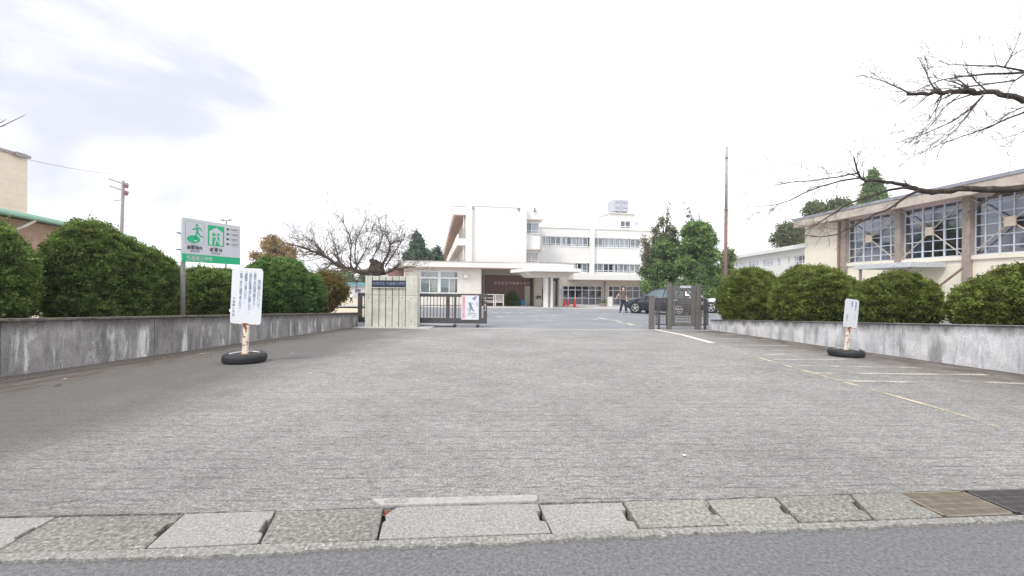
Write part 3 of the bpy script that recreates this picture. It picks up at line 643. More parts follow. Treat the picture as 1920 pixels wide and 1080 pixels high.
# gratings
def grating(name, label, m, x0, x1, n):
    y0 = lambda x: front(x) + 0.004; y1 = lambda x: back(x) - 0.004
    t = thing(name, label, 'drain grate', (x0, front(x0), -0.005), 0, 'steel gratings over the roadside gutter')
    ox, oy, oz = x0, front(x0), -0.005
    fr_ = MB()
    q = [(x0, y0(x0)), (x1, y0(x1)), (x1 - 0.02, y1(x1)), (x0 - 0.02, y1(x0))]
    def loc(p, z): return (p[0] - ox, p[1] - oy, z - oz)
    for k in range(4):
        a, b = Vector(q[k]), Vector(q[(k + 1) % 4]); d = (b - a).normalized() * 0.002; nn = Vector((-d.y, d.x)).normalized() * 0.014
        fr_.hexa([loc(v, -0.045) for v in (a, b, b + nn, a + nn)], [loc(v, 0.002) for v in (a, b, b + nn, a + nn)])
    fr_.build('frame', m, t)
    w_ = x1 - x0
    for k in range(1, n):
        xa = x0 + w_ * k / n; a = (xa, y0(xa)); b = (xa - 0.02, y1(xa))
        o = MB().hexa([loc((a[0] - .005, a[1] + .015), -0.04), loc((a[0] + .005, a[1] + .015), -0.04), loc((b[0] + .005, b[1] - .015), -0.04), loc((b[0] - .005, b[1] - .015), -0.04)],
                      [loc((a[0] - .005, a[1] + .015), 0), loc((a[0] + .005, a[1] + .015), 0), loc((b[0] + .005, b[1] - .015), 0), loc((b[0] - .005, b[1] - .015), 0)]).build('bar', m, t)
    for v in (0.3, 0.5, 0.7):
        A = (x0, y0(x0) + (y1(x0) - y0(x0)) * v); B = (x1, y0(x1) + (y1(x1) - y0(x1)) * v)
        MB().hexa([loc((A[0], A[1] - .004), -0.03), loc((B[0], B[1] - .004), -0.03), loc((B[0], B[1] + .004), -0.03), loc((A[0], A[1] + .004), -0.03)],
                  [loc((A[0], A[1] - .004), -0.001), loc((B[0], B[1] - .004), -0.001), loc((B[0], B[1] + .004), -0.001), loc((A[0], A[1] + .004), -0.001)]).build('cross_bar', m, t)
gx0 = JF[-1] + 0.01; gx1 = gx0 + 0.40
grating('drain_grate', 'tan weathered steel grating in the gutter, the one touching the last concrete cover', M['grate_tan'], gx0, gx1, 20)
grating('drain_grate', 'dark steel grating at the far right end of the gutter', M['grate_dk'], gx1 + 0.02, gx1 + 0.55, 26)
# new kerb slab behind the covers with a mortar blob at its left end
a, b = G(697, 938), G(1004, 931); a2, b2 = G(715, 950), G(1004, 942)
t = thing('kerb_slab', 'long pale concrete strip lying behind the widest gutter cover', 'concrete slab', (a.x, a.y, 0), 0)
MB().prism([(a2.x - a.x, a2.y - a.y), (b2.x - a.x, b2.y - a.y), (b2.x - a.x + .012, b2.y - a.y + .01), (b.x - a.x + .012, b.y - a.y - .01), (b.x - a.x, b.y - a.y), (a.x - a.x + .1, a.y - a.y + .004), (0, 0)], -0.06, 0.012).build('slab', M['slab_new'], t, bevel=0.005)
c = G(742, 944)
MB().prism([(c.x - a.x + 0.075 * cos(k * pi / 7) * random.uniform(.8, 1.15), c.y - a.y + 0.024 * sin(k * pi / 7) * random.uniform(.8, 1.2)) for k in range(14)], 0.0, 0.017).build('mortar_patch', M['cover_a'], t, bevel=0.004)
# dead leaves in the broken corner and in the lip
def leaf_pile(label, px, py, n, sx, sy, m, z=-0.03, size=0.03):
    c = G(px, py); mb = MB()
    for _ in range(n):
        p = Vector((random.gauss(0, sx), random.gauss(0, sy), random.uniform(0, 0.012)))
        d = Vector((random.uniform(-1, 1), random.uniform(-1, 1), random.uniform(-.3, .3))).normalized() * size * random.uniform(.5, 1.1)
        e = d.cross(Vector((random.uniform(-.4, .4), random.uniform(-.4, .4), 1))).normalized() * d.length * 0.4
        mb.quad(p, p + d * .5 + e + Vector((0, 0, .003)), p + d, p + d * .5 - e)
    o = mb.build('dead_leaves', m); o.location = (c.x, c.y, gz(c.y) + z); o['kind'] = 'stuff'; tag(o, label, 'leaves')
leaf_pile('reddish dead leaves caught in the broken corner of the gutter cover', 738, 958, 60, 0.018, 0.02, M['deadleaf'])
leaf_pile('dark red leaves in the gap at the road edge left of the broken cover', 638, 1017.5, 26, 0.014, 0.005, M['deadleaf'], z=-0.02, size=0.018)

# worn paint on the drive (sheets 4 mm above the concrete)
def strip(name, m, pts, wid, dz=0.004, parent=None, flat=False):
    """ground ribbon along pixel points, width in metres"""
    P_ = [G(*p) for p in pts]; P2 = []
    for a, b in zip(P_, P_[1:]):
        k = max(1, int((b - a).length / 0.5))
        P2 += [a.lerp(b, i / k) for i in range(k)]
    P2.append(P_[-1]); mb = MB()
    for i in range(len(P2) - 1):
        a, b = P2[i], P2[i + 1]; d = (b - a).normalized(); n = Vector((-d.y, d.x, 0)) * wid / 2
        q = [a - n, b - n, b + n, a + n]
        mb.quad(*[(v.x, v.y, gz(v.y) + dz) for v in q])
    return mb.build(name, m, parent)
marks = strip('lane_marking', M['whitem3'], [(1226, 617.5), (1280, 628), (1335, 643)], 0.16); marks['kind'] = 'structure'
strip('line', M['yellowm'], [(1337, 643.6), (1430, 673), (1560, 710), (1650, 735), (1760, 766), (1872, 801)], 0.06, parent=marks)
for (p, q, ww, mm) in [((1292, 628), (1392, 627.5), .10, 'whitem'), ((1318, 634), (1470, 637), .11, 'whitem2'), ((1338, 647), (1478, 648), .10, 'whitem2'), ((1368, 657), (1520, 657), .10, 'whitem'),
                   ((1425, 665), (1560, 663), .12, 'whitem'), ((1450, 675), (1610, 674), .09, 'whitem'), ((1490, 686), (1725, 690), .11, 'whitem2'),
                   ((1530, 700), (1850, 703), .11, 'whitem'), ((1572, 714), (1750, 718), .12, 'whitem'), ((1800, 715), (1990, 723), .12, 'whitem2')]:
    strip('hatch_line', M[mm], [p, q], ww, parent=marks)
# lot, apron, field
sheet('parking_lot', lambda y: -6.5, lambda y: 34, GY, 31.5, 0.0, M['lot'])
sheet('apron', -14, 34, 31.5, 60, 0.0, M['apron'])
lm = strip('lot_marking', M['lotm'], [(905, 586), (1010, 587)], 0.30); lm['kind'] = 'structure'
for p, q, ww in [((1080, 587), (1150, 589), .25), ((1000, 600), (1042, 601), .2), ((1085, 598), (1125, 599), .22), ((1120, 595), (1200, 613), .14), ((930, 594), (1060, 592), .18), ((1150, 600), (1212, 613), .12), ((1000, 582.5), (1180, 582), .3)]:
    strip('line', M['lotm' if ww != .12 else 'yellowm'], [p, q], ww, parent=lm)
rail = strip('gate_rail', M['steel'], [(560, 612.5), (1000, 615), (1240, 617.2)], 0.05, 0.006)
rail['kind'] = 'structure'; rail.name = 'rail_track'
ap = strip('threshold', M['apron'], [(640, 614.2), (1000, 617), (1330, 619.5)], 0.28, 0.003); ap['kind'] = 'structure'

# ------------------------------------------------------------------ retaining walls
def retaining(name, label, p0, p1, zt0, zt1, side, m, length_near):
    """p0 near foot, p1 far foot; side -1 = left wall (body extends to -x)"""
    d = Vector((p1.x - p0.x, p1.y - p0.y)); L = d.length; dn = d.normalized(); nrm = Vector((dn.y, -dn.x)) * (-side) * -1
    out_ = Vector((side, 0)) if True else nrm
    t = thing(name, label, 'wall', (p0.x, p0.y, gz(p0.y)))
    seg = 2.05; s = -length_near; T = 0.16
    slope = (zt1 - zt0) / L
    k = 0
    while s < L - 1e-3:
        e = min(s + seg, L) if L - (s + seg) > 0.5 else L
        a = Vector((p0.x, p0.y)) + dn * (s + 0.006); b = Vector((p0.x, p0.y)) + dn * (e - 0.006)
        za, zb = zt0 + slope * s, zt0 + slope * e
        nseg = 8; me_v = []; me_f = []; tops = []
        mbp = MB()
        for i in range(nseg + 1):
            q = a.lerp(b, i / nseg); zt = za + (zb - za) * i / nseg; zb_ = gz(q.y) - 0.15
            for lv in range(5):
                z = zb_ + (zt - zb_) * lv / 4; me_v.append((q.x - p0.x, q.y - p0.y, z - gz(p0.y))); tops.append(zt - z)
            for lv in range(2):
                z = zt if lv == 0 else zb_; me_v.append((q.x + out_.x * T - p0.x, q.y - p0.y, z - gz(p0.y))); tops.append(zt - z)
        for i in range(nseg):
            A, B = i * 7, (i + 1) * 7
            for lv in range(4): me_f.append((A + lv, B + lv, B + lv + 1, A + lv + 1))
            me_f.append((A + 4, B + 4, B + 5, A + 5)); me_f.append((A + 5, B + 5, B + 6, A + 6))
        me_f.append((0, 1, 2, 3, 4, 5, 6)); me_f.append(tuple(nseg * 7 + i for i in range(6, -1, -1)))
        if side > 0: me_f = [tuple(reversed(f)) for f in me_f]
        me = bpy.data.meshes.new('wall_panel'); me.from_pydata(me_v, [], me_f)
        at_ = me.attributes.new('top_dist', 'FLOAT', 'POINT'); at_.data.foreach_set('value', tops); me.update()
        link_mesh('wall_panel', me, m, t)
        if side < 0 or True:
            cp = MB(); o1, o2 = (0.018, 0.17)
            lo = [(a.x - out_.x * o1, a.y, za), (b.x - out_.x * o1, b.y, zb), (b.x + out_.x * o2, b.y, zb), (a.x + out_.x * o2, a.y, za)]
            h = 0.035 if side < 0 else 0.02
            L0 = [(x - p0.x, y - p0.y, z + 0.001 - gz(p0.y)) for x, y, z in lo]; H0 = [(x, y, z + h) for x, y, z in L0]
            cp.hexa(L0, H0).build('coping', M['coping'] if side < 0 else M['wall_r'], t, bevel=0.006)
        s = e; k += 1
    return t
ZL0, ZL1 = at(0, 599, WL0.y).z - 0.03, at(672, 586, WL1.y).z - 0.03
ZR0, ZR1 = at(1920, 613, WR0.y).z, at(1332, 600, WR1.y).z
retaining('retaining_wall', 'low dark grey streaked concrete wall along the left side of the drive', WL0, WL1, ZL0, ZL1, -1, M['wall_l'], 4.1)
retaining('retaining_wall', 'low pale concrete wall under the hedges on the right side of the drive', WR0, WR1, ZR0, ZR1, 1, M['wall_r'], 4.1)
def wtop(y, side):
    p0, p1, z0, z1 = (WL0, WL1, ZL0, ZL1) if side < 0 else (WR0, WR1, ZR0, ZR1)
    return z0 + (z1 - z0) * (y - p0.y) / (p1.y - p0.y)
for side, wx, y1 in ((-1, wlx, WL1.y), (1, wrx, WR1.y)):
    mb = MB(); y0 = 2.2; n = 8
    for i in range(n):
        a, b = y0 + (y1 - y0) * i / n, y0 + (y1 - y0) * (i + 1) / n
        xa, xb = wx(a) + side * 0.16, wx(b) + side * 0.16
        lo = [(xa, a, gz(a) - .2), (xb, b, gz(b) - .2), (xb + side * 2.4, b, gz(b) - .2), (xa + side * 2.4, a, gz(a) - .2)]
        hi = [(xa, a, wtop(a, side) - .05), (xb, b, wtop(b, side) - .05), (xb + side * 2.2, b, wtop(b, side) - .12), (xa + side * 2.2, a, wtop(a, side) - .12)]
        if side > 0: mb.hexa(lo, hi)
        else: mb.hexa(lo[::-1], hi[::-1])
    struct('planting_bed', mb, M['soil'])
# pale concrete drain strip and dirt along the foot of the left wall
sg = MB()
yy_ = ysplit(3.7, WL1.y - .1)
for a, b in zip(yy_, yy_[1:]):
    sg.quad((wlx(a) + .005, a, gz(a) + .004), (wlx(a) + .42, a, gz(a) + .004), (wlx(b) + .42, b, gz(b) + .004), (wlx(b) + .005, b, gz(b) + .004))
gutm = m_ground('wall_foot_strip', [(0.35, (0.07, 0.06, 0.052)), (0.52, (0.125, 0.112, 0.10)), (0.7, (0.2, 0.18, 0.16))], 26, 0.7, 0.25)
struct('path', sg, gutm)

# ------------------------------------------------------------------ vegetation helpers
def bush(name, label, lobes, n, leaf, m, group, base, per=11, core=0.80, stems=5, thin=0.0, spread=0.85):
    """lobes: (cx,cy,cz,rx,ry,rz) in world; clipped under base"""
    L = np.array(lobes, float); c0 = Vector((L[:, 0].mean(), L[:, 1].mean(), base))
    t = thing(name, label, 'bush', c0, 0, group)
    area = (L[:, 3] * L[:, 5] + L[:, 4] * L[:, 5]); idx = rng.choice(len(L), n * 2, p=area / area.sum())
    d = unit(rng.normal(size=(n * 2, 3))); K = rng.normal(size=(6, 3)) * 2.6; ph = rng.uniform(0, 6.28, 6)
    bumps = sum(np.sin(d @ K[k] * (1 + k * .5) + ph[k] + idx * 1.7) for k in range(6)) / 6
    K2 = rng.normal(size=(5, 3)); K2 = K2 / np.linalg.norm(K2, axis=1, keepdims=True) * 10 * np.array([1, 1, 1.6])
    tuft = sum(np.sin(d @ K2[k] * (1 + k * .35) + ph[k] * 2 + idx * 2.3) for k in range(5)) / 5
    r = 1 + 0.075 * bumps + 0.12 * tuft - np.abs(rng.normal(size=n * 2)) * (0.05 + thin) + np.maximum(0, rng.normal(size=n * 2)) ** 2 * 0.012
    P_ = L[idx, :3] + d * L[idx, 3:6] * r[:, None]
    keep = P_[:, 2] > base - 0.03 + rng.uniform(0, 0.12, len(P_))
    for k in range(len(L)):
        q = np.linalg.norm((P_ - L[k, :3]) / L[k, 3:6], axis=1); keep &= ~((q < 0.86) & (idx != k))
    P_, dd = P_[keep][:n], d[keep][:n]
    A = unit(dd * 0.7 + np.array([0, 0, 0.55]) + rng.normal(size=P_.shape) * 0.3)
    V, Fq = sprays(P_, A, per, leaf, spread, leaf * 0.75)
    # a few shoots that stick out of the clipped dome
    ns = int(n * 0.035); ii = rng.choice(len(P_), ns)
    ks = (0.02 + 0.13 * rng.uniform(0, 1, ns) ** 2)[:, None]
    PP = np.concatenate([P_[ii] + (dd[ii] * .4 + np.array([0, 0, .8])) * ks * f for f in (0.5, 1.0)])
    V2, F2 = sprays(PP, np.repeat([[0, 0, 1.0]], len(PP), 0), 6, leaf * 0.8, 0.9, leaf * 0.4)
    V = np.concatenate([V, V2]); Fq = np.concatenate([Fq, F2 + len(V) - len(V2)])
    V = V - np.array(c0)
    np_mesh('leaves', V, Fq, m, t)['kind'] = 'stuff'
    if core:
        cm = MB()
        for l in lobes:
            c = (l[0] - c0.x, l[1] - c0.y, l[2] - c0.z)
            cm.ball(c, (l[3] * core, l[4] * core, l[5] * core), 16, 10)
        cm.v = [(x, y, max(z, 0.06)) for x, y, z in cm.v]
        cm.build('inner_core', M['core'], t, smooth=True)  # solid dark filler balls, added so the bush is not see-through
    for _ in range(stems):
        l = random.choice(lobes); x, y = l[0] - c0.x + random.uniform(-.3, .3) * l[3], l[1] - c0.y + random.uniform(-.3, .3) * l[4]
        MB().tube([(x * .8, y * .8, -0.15), (x, y, 0.12), (x * 1.15, y * 1.1, 0.5)], [.02, .016, .01], 5).build('stem', M['bark'], t)
    return t
def lobe(px, top, bot, half, Y, depth=None, zc=0.42):
    c = at(px, (top + bot) / 2, Y); zt = at(px, top, Y).z; zb = at(px, bot, Y).z; rx = half / F * Y
    zc_ = zb + (zt - zb) * zc
    return (c.x, Y, zc_, rx, depth or rx, zt - zc_)
LG, RG = 'clipped bushes on the left wall', 'clipped azalea bushes on the right wall'
def wb(y, side): return wtop(y, side) - 0.05
bush('azalea_bush', 'azalea bush at the left edge, on the near end of the left wall', [lobe(-66, 412, 600, 92, 6.2, .7), lobe(12, 456, 590, 42, 6.7, .36)], 6500, .043, M['azalea'], LG, wb(6.2, -1))
bush('azalea_bush', 'largest dense azalea bush on the left wall, with a tuft of shoots on its crown', [lobe(165, 421, 600, 62, 7.7, .6), lobe(218, 446, 600, 62, 8.1, .62), lobe(268, 468, 600, 48, 8.5, .58), lobe(302, 492, 598, 32, 8.9, .45)], 12000, .043, M['azalea'], LG, wb(7.8, -1))
bush('azalea_bush', 'bush on the left wall behind the post of the green evacuation sign', [lobe(385, 506, 597, 48, 10.6, .7), lobe(432, 510, 595, 38, 11.3, .6)], 5200, .048, M['azalea'], LG, wb(10.4, -1))
bush('camellia_bush', 'fresh green rounded bush just right of the large white tyre sign', [lobe(520, 487, 592, 68, 12.9, .9), lobe(565, 511, 590, 38, 13.2, .8)], 6500, .055, M['azalea_g'], LG, wb(12.9, -1))
bush('autumn_bush', 'loose olive and rust coloured bush at the far end of the left wall', [lobe(612, 512, 562, 37, 15.6, .8, .35), lobe(600, 530, 588, 26, 15.2, .5)], 1500, .065, M['autumn'], LG, wb(15, -1), core=0.0, stems=14, thin=0.14)
bush('azalea_bush', 'azalea bush on the right wall next to the wicket gate', [lobe(1404, 505, 604, 52, 14.4, .9), lobe(1438, 522, 604, 28, 14.0, .7)], 6500, .048, M['azalea_r'], RG, wb(14.4, 1))
bush('azalea_bush', 'azalea bush on the right wall just left of the small white sign', [lobe(1522, 501, 606, 64, 11.4, .9), lobe(1576, 520, 606, 28, 11.2, .65)], 8000, .045, M['azalea_r'], RG, wb(11.5, 1))
bush('azalea_bush', 'azalea bush on the right wall just right of the small white sign', [lobe(1682, 515, 612, 60, 9.4, .65), lobe(1634, 530, 610, 28, 9.7, .45)], 8000, .042, M['azalea_r'], RG, wb(9.4, 1))
bush('azalea_bush', 'azalea bush cut off by the right edge of the photo', [lobe(1852, 524, 618, 56, 7.9, .42), lobe(1925, 503, 620, 74, 7.5, .6), lobe(2060, 500, 625, 90, 6.9, .7)], 10500, .042, M['azalea_r'], RG, wb(7.3, 1))

def crown_tree(name, label, cat, base, clumps, n, leaf, m, bark=None, trunk_r=0.2, group=None, per=7, flat=0.7, droop=0.0, shell=0.35, core=None, limbs=True, cover=None):
    """clumps: (x,y,z,rx,ry,rz) world; leaves fill their outer shells"""
    b0 = Vector(base); t = thing(name, label, cat, b0, 0, group)
    L = np.array(clumps, float); vol = L[:, 3] * L[:, 5]; idx = rng.choice(len(L), n, p=vol / vol.sum())
    d = unit(rng.normal(size=(n, 3))); r = 1 - np.abs(rng.normal(size=n)) * shell
    r = r * (1 + .12 * np.sin(d[:, 0] * 5 + idx) * np.cos(d[:, 2] * 6 + idx * 2))
    P_ = L[idx, :3] + d * L[idx, 3:6] * r[:, None]
    A = unit(d * .8 + np.array([0, 0, .3 - droop]) + rng.normal(size=P_.shape) * .35)
    V, Fq = sprays(P_, A, per, leaf, .9, leaf * .8)
    np_mesh('crown', V - np.array(b0), Fq, m, t)['kind'] = 'stuff'
    top = max(c[2] for c in clumps)
    if bark:
        mb = MB(); cx, cy = np.mean(L[:, 0]), np.mean(L[:, 1])
        mb.tube([(0, 0, -.2), ((cx - b0.x) * .3, (cy - b0.y) * .3, (top - b0.z) * .4), ((cx - b0.x) * .8, (cy - b0.y) * .8, (top - b0.z) * .95)], [trunk_r, trunk_r * .7, trunk_r * .15], 8)
        mb.build('trunk', bark, t, smooth=True)
        if limbs:
            lm_ = MB()
            for c in clumps:
                s_ = Vector(((cx - b0.x) * .4, (cy - b0.y) * .4, max(.5, (c[2] - b0.z) * .65))); e_ = Vector((c[0] - b0.x, c[1] - b0.y, c[2] - b0.z))
                lm_.tube([s_, s_.lerp(e_, .5) + Vector((0, 0, .15)), e_], [trunk_r * .35, trunk_r * .2, trunk_r * .06], 5)
            lm_.build('limbs', bark, t)
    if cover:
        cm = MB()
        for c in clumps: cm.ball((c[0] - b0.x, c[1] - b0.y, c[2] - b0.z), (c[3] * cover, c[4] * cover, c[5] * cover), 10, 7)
        cm.build('crown_core', M['core'], t, smooth=True)  # solid dark filler balls added inside the crown to close it
    return t
def cl(px, py, Y, rpx, rpy, rd=None):
    p = at(px, py, Y); return (p.x, p.y, p.z, rpx / F * Y, rd or rpx / F * Y, rpy / F * Y)
def scatter_clumps(poly_rows, Y, size, k):
    """poly_rows: list of (py, pxl, pxr); random clumps inside the outline"""
    out_ = []
    for _ in range(k):
        i = random.randrange(len(poly_rows) - 1); (ya, la, ra), (yb, lb, rb) = poly_rows[i], poly_rows[i + 1]; f = random.random()
        py = ya + (yb - ya) * f; l = la + (lb - la) * f; r = ra + (rb - ra) * f
        s = size * random.uniform(.7, 1.25); s = min(s, max(2.5, (r - l) / 2))
        px = random.uniform(l + s * .8, max(l + s * .8 + .1, r - s * .8))
        out_.append(cl(px, py, Y + random.uniform(-1, 1) * (r - l) / F * Y * .3, s * 1.15, s * .8))
    return out_

# ------------------------------------------------------------------ bare branching
def grow(mb, p, d, length, rad, depth, up=0.15, wild=0.35, n=5, kids=(2, 4), minr=0.0028, spread=.62):
    """a wavering twig with side twigs"""
    pts = [p.copy()]; dirs = []; q = p.copy(); dd = d.normalized(); k = 5
    for i in range(k):
        dd = (dd + Vector((random.gauss(0, 1), random.gauss(0, 1), random.gauss(0, 1))) * wild * .4 + Vector((0, 0, up * .25))).normalized()
        q = q + dd * length / k; pts.append(q.copy()); dirs.append(dd.copy())
    rr = [max(minr, rad * (1 - .8 * i / k)) for i in range(k + 1)]
    mb.tube(pts, rr, n if depth > 0 else 3, cap=False)
    if depth <= 0: return
    for _ in range(random.randint(*kids)):
        i = random.randint(1, k); s = pts[i]
        dn = (dirs[min(i, k - 1)] + Vector((random.gauss(0, 1), random.gauss(0, 1), random.gauss(0, 1))) * spread).normalized()
        grow(mb, s, dn, length * random.uniform(.4, .68), rr[i] * .72, depth - 1, up, wild, max(3, n - 1), kids, minr, spread)
def limb(mb, tw, px_pts, Y, r0, r1, twigs, depth=2, tl=0.5, dy=None, n=7, up=.1, rough=0.0, wild=.22, spread=.42, minr=.0024, side=.5):
    pts = [at(px, py, Y if dy is None else Y + dy * i) for i, (px, py) in enumerate(px_pts)]
    # subdivide with slight waver
    P2 = []
    for a, b in zip(pts, pts[1:]):
        for k in range(3): P2.append(a.lerp(b, k / 3) + Vector((random.gauss(0, 1), random.gauss(0, 1), random.gauss(0, 1))) * (r0 + r1) * .12)
    P2.append(pts[-1]); nn = len(P2)
    rr = [(r0 + (r1 - r0) * i / (nn - 1)) * (1 + random.uniform(-rough, rough)) for i in range(nn)]
    mb.tube(P2, rr, n)
    for _ in range(twigs):
        i = random.randint(max(1, int(nn * .15)), nn - 1); d = (P2[i] - P2[i - 1]).normalized()
        dn = (d * 1.0 + Vector((random.gauss(0, side), random.gauss(0, side), random.gauss(.08, side)))).normalized()
        grow(tw, P2[i], dn, tl * random.uniform(.5, 1.25), rr[i] * .4, depth, up, wild, 4, (1, 3), minr, spread)
UPR = dict(up=.0, side=.38, spread=.36, wild=.18)
# right hand cherry: trunk outside the frame
tr = thing('bare_cherry_tree', 'leafless cherry tree reaching in from the right edge with two heavy lichened limbs', 'tree', (11.6, 7.4, gz(7.4)))
off = Vector(tr.location)
class OMB(MB):
    def __init__(s, o): super().__init__(); s.o = o
    def tube(s, pts, rad, n=6, cap=True): return super().tube([Vector(p) - s.o for p in pts], rad, n, cap)
TB = OMB(off)
TB.tube([off + Vector((0, 0, -.2)), off + Vector((-.05, 0, .8)), off + Vector((-.2, -.05, 1.7)), off + Vector((-.3, 0, 2.6)), off + Vector((-.2, 0, 3.6)), off + Vector((.2, .2, 5))], [.26, .2, .17, .15, .12, .05], 12)
TB.build('trunk', M['bark'], tr, smooth=True)
TL, TT = OMB(off), OMB(off)
YB = 7.2
limb(TL, TT, [(2215, 380), (2120, 350), (2020, 340), (1920, 351), (1860, 357), (1800, 354), (1748, 361), (1722, 356)], YB, .074, .042, 13, 2, .5, rough=.08, **UPR)
limb(TL, TT, [(1724, 355), (1700, 348), (1680, 344), (1655, 339), (1625, 338), (1612, 332)], YB, .034, .022, 9, 2, .45, **UPR)
limb(TL, TT, [(1612, 332), (1606, 317), (1603, 303), (1600, 293)], YB, .018, .008, 6, 2, .45, **UPR)
limb(TL, TT, [(1606, 325), (1570, 332), (1530, 338), (1490, 341), (1455, 346)], YB, .014, .004, 18, 2, .5, **UPR)
limb(TL, TT, [(1612, 334), (1580, 338), (1540, 349), (1505, 363), (1480, 376), (1450, 385), (1403, 388)], YB, .016, .004, 19, 2, .5, **UPR)
limb(TL, TT, [(1725, 356), (1695, 352), (1662, 358), (1620, 372), (1590, 383), (1560, 402), (1530, 421), (1512, 431)], YB, .026, .005, 16, 2, .5, **UPR)
limb(TL, TT, [(1722, 357), (1695, 371), (1668, 391), (1640, 402), (1602, 422), (1570, 439), (1535, 444), (1510, 441)], YB - .2, .022, .005, 15, 2, .42, **UPR)
limb(TL, TT, [(2195, 290), (2110, 225), (2000, 197), (1920, 186), (1890, 178), (1850, 175), (1820, 170), (1780, 172), (1740, 176), (1702, 176)], YB - .4, .062, .026, 20, 2, .5, rough=.16, **UPR)
for pts, r0 in [([(1705, 174), (1680, 163), (1655, 152), (1632, 144)], .012), ([(1715, 172), (1760, 152), (1800, 143), (1850, 139), (1925, 136)][::-1], .02), ([(1990, 150), (1920, 133), (1870, 124), (1800, 122), (1772, 119)], .02),
                ([(1885, 124), (1895, 106), (1925, 88)], .012), ([(1842, 180), (1818, 206), (1782, 229), (1742, 247), (1675, 270)], .015), ([(1838, 184), (1816, 214), (1792, 243), (1762, 268)], .012),
                ([(1990, 190), (1922, 210), (1885, 224), (1850, 241), (1800, 257), (1765, 270), (1722, 290)], .018), ([(1800, 178), (1770, 202), (1748, 232), (1735, 247)], .009), ([(1930, 196), (1890, 213), (1868, 232), (1840, 243)], .01),
                ([(1950, 120), (1905, 150), (1840, 160), (1780, 165), (1700, 172)], .016), ([(1990, 250), (1930, 244), (1895, 255)], .01)]:
    limb(TL, TT, pts, YB - .4, r0, .004, 14, 2, .5, **UPR)
TL.build('limbs', M['bark'], tr, smooth=True); TT.build('twigs', M['bark2'], tr)['kind'] = 'stuff'

# bare cherry behind the gate pillar
yb = 20.5; b0 = at(694, 560, yb); b0.z = gz(yb)
tr = thing('bare_cherry_tree', 'squat leafless cherry tree with a dark pollard stump, behind the concrete gate pillar', 'tree', b0)
TB, TL, TT = OMB(b0), OMB(b0), OMB(b0)
TB.tube([b0 + Vector((0, 0, -.2)), at(692, 560, yb), at(695, 525, yb), at(702, 514, yb)], [.2, .16, .17, .2], 10)
for q_ in ((704, 506, .30, .24), (710, 500, .24, .26), (703, 494, .22, .2), (698, 489, .15, .12), (712, 508, .26, .18)):
    c_ = at(q_[0], q_[1], yb) - b0; TB.ball(tuple(c_), (q_[2], q_[2] * .8, q_[3]), 9, 7)
TB.build('trunk', M['bark'], tr, smooth=True)
for pts, r0, tw in [([(706, 514), (680, 510), (655, 505), (632, 497), (612, 482), (600, 477), (575, 467), (560, 461), (541, 458)], .15, 34), ([(700, 515), (720, 513), (736, 506), (751, 492)], .14, 8),
                    ([(640, 499), (634, 485), (630, 468), (622, 438)], .05, 16), ([(658, 503), (657, 480), (659, 460), (655, 440), (640, 410), (628, 401)], .05, 14), ([(664, 506), (676, 488), (686, 468), (692, 440)], .05, 18),
                    ([(716, 508), (720, 492), (727, 476), (733, 458), (740, 452), (758, 449)], .08, 22), ([(722, 500), (735, 480), (748, 462), (752, 450)], .05, 14), ([(612, 483), (600, 466), (588, 452), (575, 447)], .05, 16),
                    ([(733, 460), (726, 445), (720, 434)], .035, 10), ([(690, 512), (700, 480), (712, 462), (716, 440)], .045, 16), ([(670, 508), (665, 480), (668, 450), (680, 425), (686, 412)], .045, 16), ([(625, 492), (610, 505), (590, 515)], .04, 14), ([(735, 506), (760, 503), (785, 497)], .03, 10)]:
    limb(TL, TT, pts, yb, r0 * .8, .02 if r0 > .1 else .010, int(tw * 2.0), 2, 1.1, up=.2, wild=.38, spread=.6, minr=.0055, side=.65)
TT.v = [v for v in TT.v]
TL.build('limbs', M['bark'], tr, smooth=True); TT.build('twigs', M['bark2'], tr)['kind'] = 'stuff'
# twig from a tree beyond the left edge
b0 = Vector((-9.3, 6.6, gz(6.6))); tr = thing('bare_sapling', 'thin leafless twig poking in at the upper left edge', 'tree', b0)
TB, TT = OMB(b0), OMB(b0)
TB.tube([b0 + Vector((0, 0, -.1)), b0 + Vector((.05, 0, 1.8)), at(-120, 262, 6.6), at(-60, 250, 6.6)], [.07, .05, .03, .012], 7)
limb(TB, TT, [(-70, 252), (-20, 244), (0, 238), (30, 224), (48, 215)], 6.6, .009, .003, 2, 0, .15)
limb(TB, TT, [(-70, 252), (-20, 240), (2, 229), (12, 224)], 6.6, .008, .003, 2, 0, .12)
TB.build('trunk', M['bark'], tr, smooth=True); TT.build('twigs', M['bark2'], tr)

# ------------------------------------------------------------------ trees with leaves
Yt = 40
lt = scatter_clumps([(455, 1228, 1275), (478, 1213, 1285), (505, 1198, 1290), (535, 1194, 1290), (552, 1215, 1290)], Yt, 12, 64)
crown_tree('cedar_tree', 'low green cedar forming the left half of the tree clump behind the dark car', 'tree', (at(1262, 560, Yt).x, Yt, gz(Yt)), lt, 7500, .17, M['cedar'], M['bark'], .25, per=8, droop=.7, cover=.7)
sp_ = [cl(1255 + random.uniform(-4, 4), 380 + i * 7, Yt, 2.0 + i * .7, 3) for i in range(9)] + [cl(1232 + random.uniform(-5, 12), 412 + i * 6, Yt, 7, 6) for i in range(8)] + [cl(1212 + random.uniform(-6, 6), 452 + i * 9, Yt - 1, 7, 7) for i in range(6)] + [cl(1250 + random.uniform(-10, 14), 432 + i * 6, Yt, 9, 7) for i in range(5)]
crown_tree('cedar_tree', 'sparse brownish cedar top with a tall spindly spire behind the dark car', 'tree', (at(1248, 560, Yt + 1).x, Yt + 1, gz(Yt + 1)), sp_, 620, .17, M['cedar_dry'], M['bark'], .12, per=6, droop=.6, shell=.5)
